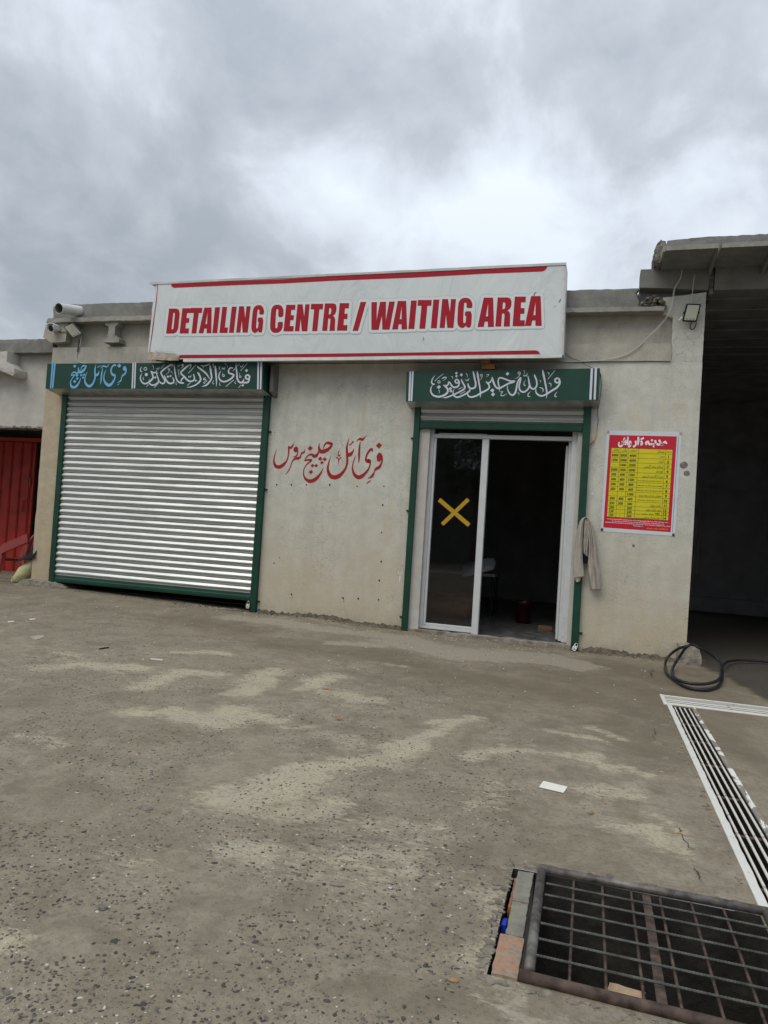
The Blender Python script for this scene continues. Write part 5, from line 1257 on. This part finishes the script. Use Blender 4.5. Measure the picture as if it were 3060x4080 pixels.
def cable(name, pts, zf, Y, r, mt, label, cat, k=6, Ys=None):
    P = [onY(*zf(*q), (Ys[i] if Ys else Y)) for i, q in enumerate(pts)]; return tag(obj(name, tube(P, r, 6, k), mt, None, True), label, cat)
cable('cable', [(1000, 320), (985, 400), (940, 480), (925, 560), (905, 640), (870, 710), (800, 790), (740, 850), (660, 930), (580, 980), (480, 1015), (350, 1035), (200, 1042), (65, 1045)], ZR, -.03, .0052, 'cable_white', 'long white cable sagging from the bay beam down to the banner sign', 'cable', Ys=[-.06]*2+[-.04]*4+[-.05]*3+[-.05]*5)
cable('cable', [(1003, 322), (990, 402), (946, 478), (933, 560), (915, 640), (882, 705), (808, 796), (735, 860), (668, 930), (588, 985), (520, 1012)], ZR, -.045, .004, 'cable_white', 'thinner white cable twisted alongside the long one, ending above the right shutter housing', 'cable')
cable('cable', [(1095, 378), (1085, 440), (1078, 520), (1068, 560), (1070, 597)], ZR, -.07, .006, 'cable_white', 'short white cable running down from the beam to the column floodlight', 'cable')
cable('cable', [(1075, 740), (1060, 765), (1065, 790), (1080, 795), (1100, 775), (1108, 740)], ZR, -.12, .007, 'black', 'small black loop of cable hanging below the column floodlight', 'cable')
cable('cable', [(1130, 270), (1195, 330), (1205, 430), (1180, 600), (1150, 760), (1110, 900), (1065, 1010), (1035, 1120), (1030, 1220), (1060, 1310), (1130, 1360), (1250, 1385), (1350, 1388)], ZL, -.04, .007, 'cable_white', 'white cable dropping from the left floodlight to the green housing', 'cable')
cable('cable', [(1133, 620), (1118, 740), (1095, 870), (1068, 1005)], ZL, -.052, .010, 'black', 'black taped splice on the white cable below the left floodlight', 'cable')
cable('cable', [(375, 310), (430, 345), (520, 362), (600, 352), (700, 350)], ZL, -.11, .006, 'lamp_case', 'grey wire between the security camera and the left floodlight', 'cable')
cable('wire', [(95, 975), (150, 1015), (215, 1040), (270, 1075), (310, 1092), (355, 1110), (372, 1140), (376, 1180)], ZR, -.05, .0035, 'black', 'thin black wire from the sign corner over the right shutter housing', 'wire')
cable('wire', [(1436, 160), (1445, 230), (1440, 300), (1430, 360), (1418, 430), (1422, 490), (1412, 553)], Zd, -.02, .0035, 'black', 'thin black wire hanging right of the right shutter housing', 'wire')
cable('wire', [(1412, 553), (1405, 590), (1395, 620), (1388, 640)], Zd, -.02, .006, 'yellow', 'short yellow wire end beside the right guide rail', 'wire')
cable('wire', [(1390, 628), (1380, 645), (1368, 655), (1375, 650), (1366, 662)], Zd, -.03, .008, 'red', 'twisted red wire tip beside the right guide rail', 'wire')

# ================================================================== HANGING CLOTH
ZT = zoomer(2260, 2030, 200/1196)
cl = thing('hanging_cloth', 'limp pale grey trousers hung over the right guide rail of the door', 'clothing', onY(*ZT(435, 185), -.1))
def drape(name, Ledge, Redge, nf, amp, y0, seed, mt='cloth'):
    """Ledge/Redge: edge polylines from top to bottom; folds run down the cloth"""
    A = cat_rom([(x, y, 0) for x, y in Ledge], 6); B = cat_rom([(x, y, 0) for x, y in Redge], 6); n = len(A); mu = 36; V, F = [], []
    for i in range(n):
        v = i/(n-1)
        for j in range(mu+1):
            u = j/mu; x = A[i].x+(B[i].x-A[i].x)*u; y = A[i].y+(B[i].y-A[i].y)*u
            ph = seed+noise.noise(Vector((v*1.5, seed, 0)))*2.2
            w = (math.sin(u*nf*2*math.pi+ph)+.35*math.sin(u*nf*4.3*math.pi+ph*2+v*3))*amp*(.35+.65*min(1, v*2.2))
            w += noise.noise(Vector((u*5, v*7, seed)))*amp*.7+noise.noise(Vector((u*9, v*12, seed)))*amp*.25
            bulge = -.045*math.sin(math.pi*min(1, max(0, u)))
            V.append(onY(*ZT(x, y), y0+bulge+w))
    for i in range(n-1):
        for j in range(mu): F.append((i*(mu+1)+j, i*(mu+1)+j+1, (i+1)*(mu+1)+j+1, (i+1)*(mu+1)+j))
    o = obj(name, (V, F), mt, cl, True)
    md = o.modifiers.new('thickness', 'SOLIDIFY'); md.thickness = .003; return o
drape('near_leg', [(425, 180), (330, 240), (260, 420), (210, 700), (175, 1000), (150, 1400), (145, 1640)], [(437, 182), (410, 260), (385, 430), (372, 700), (365, 1000), (375, 1300), (410, 1600)], .75, .012, -.10, 1.0)
drape('folded_middle', [(425, 190), (400, 300), (385, 420), (385, 600), (380, 800), (385, 950), (395, 1040)], [(480, 200), (520, 300), (545, 420), (535, 600), (520, 800), (500, 950), (490, 1145)], 1.7, .018, -.085, 2.2)
drape('far_leg', [(430, 182), (480, 230), (500, 500), (520, 900), (500, 1300), (510, 1600), (560, 1915)], [(440, 180), (540, 260), (630, 500), (700, 900), (735, 1250), (795, 1550), (808, 1925)], 1.45, .026, -.10, 3.4)
drape('lining', [(375, 900), (372, 1000), (370, 1100), (372, 1200), (380, 1290)], [(520, 900), (515, 1000), (500, 1100), (490, 1200), (470, 1290)], 1.6, .014, -.06, 5.1, 'black_cloth')
drape('pocket_flap', [(170, 1600), (175, 1640), (185, 1665), (205, 1700), (215, 1735)], [(345, 1595), (330, 1620), (320, 1650), (310, 1680), (300, 1715)], 1.2, .008, -.085, 4.0)
obj('hook', join(tube([onY(*ZT(430, 190), -.07), onY(*ZT(436, 205), -.13), onY(*ZT(440, 175), -.135)], .006, 6)), 'steel', cl)

# ================================================================== LEFT SIDE: CHAIR, SACK
def chair():
    cx0, cy0 = -11.06, .60; z0 = gz(-11.3, 1.0)
    t = thing('plastic_chair', 'dark red plastic armchair at the left edge in front of the red gate', 'chair', (cx0+.3, cy0+.3, z0))
    bk = cx0+.58   # the back is on the right, the chair faces left
    def sheet(fn, nu, nv, nm, th=.008):
        V = [fn(i/nu, j/nv) for i in range(nu+1) for j in range(nv+1)]
        F = [(i*(nv+1)+j, (i+1)*(nv+1)+j, (i+1)*(nv+1)+j+1, i*(nv+1)+j+1) for i in range(nu) for j in range(nv)]
        o = obj(nm, (V, F), 'chair_red', t, True); m_ = o.modifiers.new('thickness', 'SOLIDIFY'); m_.thickness = th; return o
    sheet(lambda u, v: (cx0+.06+u*.46, cy0+.06+v*.44, z0+.42-.02*math.sin(math.pi*v)*math.sin(math.pi*min(1, u*1.1))-(.03*max(0, .15-u)/.15)), 12, 10, 'seat')
    sheet(lambda u, v: (cx0+.06+u*.46, cy0+.06+.44*(v), z0+.36+.0*u) if False else (cx0+.05+.0*u, cy0+.06+v*.44, z0+.41-.06*u), 3, 8, 'seat_front_lip')
    for k in range(6):
        y = cy0+.08+k*.075; V = tube([(bk-.06, y, z0+.40), (bk+.02, y, z0+.62), (bk+.08, y+.0, z0+.86)], .022, 6, 4); obj('back_slat', xform(V, Matrix.Identity(4)), 'chair_red', t)
    obj('back_frame', tube([(bk-.02, cy0+.02, z0+.44), (bk+.05, cy0+.02, z0+.74), (bk+.10, cy0+.10, z0+.90), (bk+.11, cy0+.27, z0+.92), (bk+.10, cy0+.45, z0+.90), (bk+.05, cy0+.53, z0+.74), (bk-.02, cy0+.53, z0+.44)], .022, 8, 5), 'chair_red', t, True)
    for y, s in ((cy0-.01, -1), (cy0+.55, 1)):
        path = cat_rom([(cx0-.06, y, z0+.30), (cx0-.04, y, z0+.46), (cx0+.0, y, z0+.58), (cx0+.05, y+s*.015, z0+.66), (cx0+.16, y+s*.02, z0+.72), (cx0+.36, y+s*.02, z0+.80), (bk+.04, y, z0+.92)], 6); V, F = [], []
        for p in path: V += [p+Vector((0, -.03, 0)), p+Vector((0, .03, .0)), p+Vector((.03, .028, -.16)), p+Vector((.03, -.028, -.16))]
        n = len(path)
        for i in range(n-1): F += [(4*i+k, 4*i+(k+1) % 4, 4*i+4+(k+1) % 4, 4*i+4+k) for k in range(4)]
        F += [(0, 3, 2, 1), (4*n-4, 4*n-3, 4*n-2, 4*n-1)]; obj('armrest', (V, F), 'chair_red', t)
    for x, y, dx, dy in ((cx0+.04, cy0, -.05, -.03), (cx0+.04, cy0+.54, -.05, .03), (bk-.02, cy0, .07, -.03), (bk-.02, cy0+.54, .07, .03)):
        a = Vector((x, y, z0+.47)); b_ = Vector((x+dx, y+dy, z0-.002)); obj('leg', tube([a, b_], .03, 6, radii=[.048, .026]), 'chair_red', t)
chair()
sk_p = Vector((-9.97, .10, 0)); sk_p.z = gz(-9.97, .1)
sack = thing('yellow_sack', 'pale yellow woven sack slumped against the left pier', 'sack', sk_p)
def sackmesh():
    V, F = [], []; n = 22; H = .44; m_ = 14
    for i in range(m_+1):
        v = i/m_; r = .165*math.sin(math.pi*min(1, v*.86+.08))**.6*(1-.15*v); cx_ = -.16+.30*v; cz = v*H
        for k in range(n):
            a = 2*math.pi*k/n; rr = r*(1+.10*noise.noise(Vector((math.cos(a)*1.5, math.sin(a)*1.5, v*4)))+.05*noise.noise(Vector((math.cos(a)*5, math.sin(a)*5, v*12))))
            V.append(sk_p+Vector((cx_+math.cos(a)*rr*1.05, math.sin(a)*rr*.8, cz+.01)))
    F = [(i*n+k, i*n+(k+1) % n, (i+1)*n+(k+1) % n, (i+1)*n+k) for i in range(m_) for k in range(n)]+[tuple(range(n-1, -1, -1)), tuple(m_*n+k for k in range(n))]
    return V, F
obj('sack_body', sackmesh(), 'sack', sack, True)
obj('frayed_neck', join(*[tube([sk_p+Vector((-.20, 0, .10)), sk_p+Vector((-.26-.03*k % .07, .01*k, .06+.02*(k % 3))), sk_p+Vector((-.27-.02*k, .02*(k-2), .005))], .006, 5, 3) for k in range(5)]), 'sack', sack, True)
bc = [Vector(sk_p)+Vector(v) for v in ((-.20, -.10, .40), (-.05, -.16, .45), (.18, -.14, .55), (.30, -.05, .70))]
V, F = [], []
for i in range(17):
    u = i/16
    for j in range(9):
        v = j/8; x = -.22+.52*u; z = .36+.14*u+v*(.04+.30*u**1.3); y = -.16+.20*v+.02*math.sin(u*9+v*4)
        V.append(sk_p+Vector((x, y, z+.015*noise.noise(Vector((u*5, v*5, 3))))))
F = [(i*9+j, (i+1)*9+j, (i+1)*9+j+1, i*9+j+1) for i in range(16) for j in range(8)]
o = obj('black_sheet', (V, F), 'black_cloth', None, True); tag(o, 'black plastic sheet draped over the top of the yellow sack', 'plastic sheet'); o.modifiers.new('t', 'SOLIDIFY').thickness = .006

# ================================================================== DRAINS
dr1 = thing('drain_grate', 'white painted slotted grate running across in front of the bay', 'drain grate', (1.6, -2.96, 0), 'white drain grates')
obj('frame', join(bbox(.725, .765, -3.19, -2.735, -.03, .008, .003), bbox(.766, 4.0, -3.175, -3.148, -.03, .008, .003), bbox(.766, 4.0, -2.775, -2.748, -.03, .008, .003)), 'worn_white', dr1)
for k in range(4): 
    y = -3.08+k*.078; obj('bar', tube([(.766, y, -.02), (2.4, y, -.02), (4.0, y, -.02)], .008, 6), 'worn_white', dr1)
for x in (1.36, 2.0, 2.65): obj('cross_bar', box(x-.012, x+.012, -3.144, -2.776, -.035, -.019), 'rust', dr1)
dr2 = thing('drain_grate', 'long white rod grate running from the bay corner towards the viewer', 'drain grate', (.88, -5.3, 0), 'white drain grates')
obj('left_frame', roughen(box(.752, .796, -7.19, -3.195, -.05, .009), .06, .0025, 30), 'worn_white', dr2)
obj('right_frame', roughen(box(.969, 1.004, -9.3, -3.195, -.06, .006), .06, .003, 30), 'chipped', dr2)
ys = [-3.22, -3.852, -4.416, -5.04, -5.71, -6.32, -6.95, -7.6, -8.3, -9.0]
for k in range(4):
    x = .823+k*.042
    for a, b_ in zip(ys[:-1], ys[1:]): obj('rod', tube([(x, a-.012, -.008), (x+RN.uniform(-.001, .001), b_+.012, -.008)], .0072, 8), 'rod', dr2)
for y in ys[1:]: obj('cross_rod', tube([(.798, y, -.020), (.967, y, -.020)], .009, 7), 'rust', dr2)
# rebar grate over the sump
gr = thing('rebar_grate', 'rusty welded rebar grate with pipe frame over the open pit', 'grate', (.3, -7.65, 0))
def pipe(a, b_, r, nm='frame_pipe', mt='pipe_iron'):
    return obj(nm, tube([a, Vector(a).lerp(Vector(b_), .5), b_], r, 12), mt, gr, True)
pipe((-.165, -7.232, .012), (.80, -7.226, .012), .019); pipe((-.148, -7.255, .012), (-.136, -8.03, .012), .0195); pipe((-.165, -8.068, .012), (.80, -8.085, .012), .020, mt='rust'); pipe((.772, -7.25, .012), (.772, -8.06, .012), .021)
def ribbed(a, b_, r):
    a, b_ = Vector(a), Vector(b_); L = (b_-a).length; n = int(L/.006); P = [a.lerp(b_, i/n) for i in range(n+1)]; return tube(P, r, 7, radii=[r*(1.14 if i % 2 else .92) for i in range(n+1)])
for y in (-7.37, -7.472, -7.584, -7.706, -7.82, -7.932):
    sk = RN.uniform(-.004, .004); obj('rebar', ribbed((-.12, y, .016), (.755, y+sk, .016), .0049), 'rebar', gr)
for x in (-.006, .115, .235, .352, .478, .604): obj('cross_bar', tube([(x, -7.252, -.002), (x+.005, -8.05, -.002)], .0056, 7), 'rust', gr)
obj('flat_bar', box(.280, .314, -8.05, -7.254, -.008, -.002), 'rust', gr)
V, F = [], []; rr = random.Random(41)
for k in range(620):
    e = rr.random()
    if e < .45: x, y = rr.uniform(-.29, .8), -7.216+abs(rr.gauss(0, .026))
    elif e < .7: x, y = -.279-abs(rr.gauss(0, .022)), rr.uniform(-8.1, -7.2)
    elif e < .85: x, y = rr.uniform(-.29, .78), -8.11-abs(rr.gauss(0, .014))
    else: x, y = .732-abs(rr.gauss(0, .012)), rr.uniform(-7.0, -3.3)
    s_ = .003+.014*rr.random()**2.2; vf = rock((x, y, .001), (s_*1.4, s_, s_*.55), k*.71, 1, 1); kk = len(V); V += vf[0]; F += [tuple(i+kk for i in f) for f in vf[1]]
tag(obj('edge_crumbs', (V, F), 'skirt2'), kind='stuff')
# bricks along the pit edge and in it
def mkbrick(x0, x1, y0, y1, z0, z1, mt, lab, seed, nm='brick', rz=0):
    cxx, cyy = (x0+x1)/2, (y0+y1)/2
    vf = xform(box(x0-cxx, x1-cxx, y0-cyy, y1-cyy, z0, z1), Matrix.Translation((cxx, cyy, 0)) @ Matrix.Rotation(rz, 4, 'Z'))
    tag(obj(nm, roughen(vf, .022, .004, 22, seed), mt), lab, 'brick')
mkbrick(-.250, -.180, -7.54, -7.255, -.30, .0, 'brick_pale', 'grey mortared brick at the far corner of the pit edge', 1)
mkbrick(-.245, -.178, -7.815, -7.555, -.30, .006, 'brick_pale', 'middle grey mortared brick beside the grate', 2, rz=.02)
mkbrick(-.262, -.170, -8.085, -7.825, -.12, .010, 'brick_orange', 'orange brick at the near left corner of the grate', 3)
mkbrick(-.262, -.2505, -7.56, -7.30, -.25, -.02, 'brick', 'thin red brick edge showing in the gap beside the pit', 4)
tag(obj('blue_scrap', roughen(box(-.268, -.250, -7.72, -7.66, -.10, -.015), .02, .003, 20), 'blue_bit'), 'bright blue scrap stuck in the gap beside the middle brick', 'scrap')
mkbrick(.125, .245, -8.01, -7.905, -.13, -.035, 'tan_chunk', 'broken brick lying in the pit under the near frame pipe', 5, rz=-.15)
obj_ = tag(obj('debris', join(*[rock((RN.uniform(-.1, .7), RN.uniform(-8.0, -7.3), -.78), (.05, .05, .03), k*1.3, .8, 2) for k in range(30)]), 'pit'), kind='stuff')

# ================================================================== HOSE, STONE, LITTER
def gpt(x, y, dz=0.0): p = onZ(x, y, 0); return Vector((p.x, p.y, gz(p.x, p.y)+dz))
ZH = zoomer(2200, 2100, 860/1659); HR = .017
hose = thing('water_hose', 'coiled black rubber hose lying at the foot of the right column', 'hose', gpt(2760, 2700))
# two loops: they rise over the stone at the back
loopA = [(1030, 915, .30), (960, 940, .22), (890, 1000, .10), (868, 1060, .02), (880, 1120, .02), (940, 1175, .02), (1020, 1225, .02), (1130, 1250, .02), (1230, 1245, .02), (1290, 1205, .03), (1308, 1130, .05), (1290, 1040, .12), (1220, 980, .20), (1140, 935, .28), (1080, 905, .32), (1035, 920, .30), (1000, 965, .20), (950, 1040, .07), (922, 1100, .045), (935, 1150, .05), (990, 1185, .05), (1080, 1205, .05), (1180, 1205, .05), (1260, 1185, .06), (1295, 1150, .07), (1300, 1100, .07), (1330, 1045, .05), (1400, 1025, .02), (1520, 1025, .02), (1659, 1035, .02), (1760, 1045, .02)]
P = []
for x, y, z in loopA:
    px_, py_ = ZH(x, y); w = onZ(px_, py_, z); P.append(Vector((w.x, w.y, z)))
obj('hose_tube', tube(P, HR, 10, 6), 'rubber', hose, True)
tag(obj('concrete_lump', roughen(prism([(1.16, -.05), (1.44, -.05), (1.45, .10), (1.42, .20), (1.30, .235), (1.16, .22)], -.28, .0), .05, .020, 7, 4), 'skirt'), 'pale broken lump of concrete at the foot of the right column', 'rubble')
def flatq(name, pts, mt, lab, cat, lift=.005, th=.0015, group=None, bend=.0):
    V = [gpt(x, y, lift) for x, y in pts]; n = len(V); V2 = [v-Vector((0, 0, th)) for v in V]
    o = obj(name, (V+V2, [tuple(range(n)), tuple(range(2*n-1, n-1, -1))]+[(i, i+n, (i+1) % n+n, (i+1) % n) for i in range(n)]), mt); return tag(o, lab, cat, group)
flatq('paper_card', [(2147, 3140), (2245, 3164), (2261, 3141), (2165, 3117)], 'paper', 'white paper card lying flat on the yard, left of the drain', 'paper', .006)
def leaf(px_, py_, s, a, mt, lab, cat='leaf', nm='fallen_leaf'):
    c = gpt(px_, py_, .006); V = []; n = 10
    for k in range(n):
        t = 2*math.pi*k/n; x = math.cos(t)*s; y = math.sin(t)*s*.42*(1+.2*math.cos(3*t)); V.append(c+Vector((x*math.cos(a)-y*math.sin(a), x*math.sin(a)+y*math.cos(a), .004*math.sin(2*t)+.003)))
    tag(obj(nm, (V+[c+Vector((0, 0, .008))], [(k, (k+1) % n, n) for k in range(n)]), mt), lab, cat)
leaf(1298, 2744, .035, .2, 'leaf', 'brown leaf on a pale patch of the yard, in front of the painted wall')
leaf(1350, 2870, .035, .5, 'leaf', 'ochre leaf on the wet yard, nearer the viewer than the other leaf')
leaf(2355, 3243, .02, .3, 'leaf', 'small rust brown leaf between paper card and drain')
def chip(px_, py_, s, mt, lab, cat, nm, seed, flat=.5, sub=2):
    c = gpt(px_, py_, s[2]*.35); tag(obj(nm, rock(c, s, seed, flat, sub), mt), lab, cat)
chip(2636, 3077, (.012, .006, .008), 'orange_bit', 'orange chip beside the long grate, the farther one', 'litter', 'orange_chip', 2)
chip(2704, 3320, (.009, .007, .010), 'orange_bit', 'orange chip by the yard crack, the nearer one', 'litter', 'orange_chip', 3)
chip(1555, 3545, (.012, .008, .010), 'steel', 'small shiny stone in front, left of the pit', 'stone', 'stone', 4); chip(1565, 3578, (.010, .007, .008), 'stone_mid', 'small grey stone just below the shiny stone', 'stone', 'stone', 5)
chip(1340, 3530, (.028, .012, .012), 'broken', 'dark flat clod on the yard centre foreground', 'clod', 'clod', 6, .3); chip(578, 3218, (.045, .03, .010), 'skirt2', 'flat muddy stone in the left foreground', 'stone', 'stone', 7, .4)
chip(1808, 3910, (.016, .010, .008), 'leaf', 'brown crumb near the bottom left of the pit', 'clod', 'clod', 8, .5); chip(410, 4000-375, (.02, .014, .009), 'stone_mid', 'flat grey stone at bottom left', 'stone', 'stone', 9, .4)
flatq('cardboard_scrap', [(118, 2540), (150, 2533), (177, 2534), (172, 2541), (140, 2550)], 'tape_beige', 'pale torn cardboard scrap on the yard before the closed shutter', 'scrap')
flatq('paper_scrap', [(117, 2468), (140, 2467), (141, 2471), (118, 2473)], 'fleck', 'white sliver of paper near the left pier, the right one', 'scrap'); flatq('paper_scrap', [(30, 2477), (56, 2476), (56, 2480), (31, 2482)], 'fleck', 'white sliver of paper near the left edge of the photo', 'scrap')
flatq('paper_scrap', [(597, 2627), (648, 2632), (646, 2636), (602, 2632)], 'fleck', 'thin white strip of litter in the middle of the yard', 'scrap')
a, b_ = gpt(396, 2588, .006), gpt(434, 2583, .006); tag(obj('stick', tube([a, a.lerp(b_, .5)+Vector((0, 0, .003)), b_], .008, 6), 'twig'), 'short black stick lying in front of the closed shutter', 'stick')
# white flecks by the wall foot
V, F = [], []; rr = random.Random(17)
for k in range(420):
    if rr.random() < .6: x = rr.uniform(-6.6, -.2); y = -abs(rr.gauss(0, .45))-.03
    else: x = rr.uniform(-8.5, 1.2); y = -rr.uniform(.2, 4.5)
    if x > .6 and y < -2.6: continue
    s = rr.uniform(.004, .012)*(1.5 if rr.random() < .1 else 1); vf = rock((x, y, gz(x, y)+.001), (s, s*.7, s*.3), k*.37, 1, 1); kk = len(V); V += vf[0]; F += [tuple(i+kk for i in f) for f in vf[1]]
tag(obj('plaster_crumbs', (V, F), 'fleck'), kind='stuff')
V, F = [], []
for k in range(260):
    x = rr.choice([rr.uniform(-5.2, -2.7), rr.uniform(-.15, 1.3), rr.uniform(-8.9, -5.4)]); y = -abs(rr.gauss(.04, .09))-.01
    s = rr.uniform(.006, .022); vf = rock((x, y, gz(x, y)+.002), (s, s*.8, s*.6), k*.53, 1, 1); kk = len(V); V += vf[0]; F += [tuple(i+kk for i in f) for f in vf[1]]
tag(obj('mortar_crumbs', (V, F), 'moss'), kind='stuff')

# ================================================================== BEHIND THE VIEWER (seen only mirrored in the glass)
far = thing('opposite_building', 'plain dark building across the yard behind the viewer', 'building', (-6, -26, 0))
obj('wall', box(-40, -7.5, -27, -26, 0, 8.5), 'far_wall', far); obj('wall', box(-7.5, 34, -27, -26, 0, 5.0), 'far_wall', far)
tree = thing('leafy_tree', 'leafy tree beside the building behind the viewer', 'tree', (-5.4, -22, 0))
obj('trunk', tube([(-5.4, -22, 0), (-5.3, -22, 2.2), (-5.5, -22.1, 4.2)], .16, 8, 4, radii=None), 'bark', tree, True)
V, F = [], []; rr = random.Random(23)
for k in range(5200):
    a = rr.uniform(0, 6.28); u = rr.uniform(-1, 1); r = rr.random()**.4; cl_ = rr.randrange(9); cx_, cy_, cz = math.cos(cl_*2.4)*1.1, math.sin(cl_*2.4)*1.1, 4.2+(cl_ % 4)*.75
    d = Vector((math.cos(a)*math.sqrt(1-u*u), math.sin(a)*math.sqrt(1-u*u), u))*r*1.15; c = Vector((-5.4+cx_, -22+cy_, cz))+d
    t1 = Vector((rr.uniform(-1, 1), rr.uniform(-1, 1), rr.uniform(-1, 1))).normalized(); t2 = t1.cross(Vector((rr.uniform(-1, 1), rr.uniform(-1, 1), .3))).normalized()
    kk = len(V); V += [c-t1*.09, c+t2*.035, c+t1*.09, c-t2*.035]; F.append((kk, kk+1, kk+2, kk+3))
obj('crown', (V, F), 'foliage', tree)
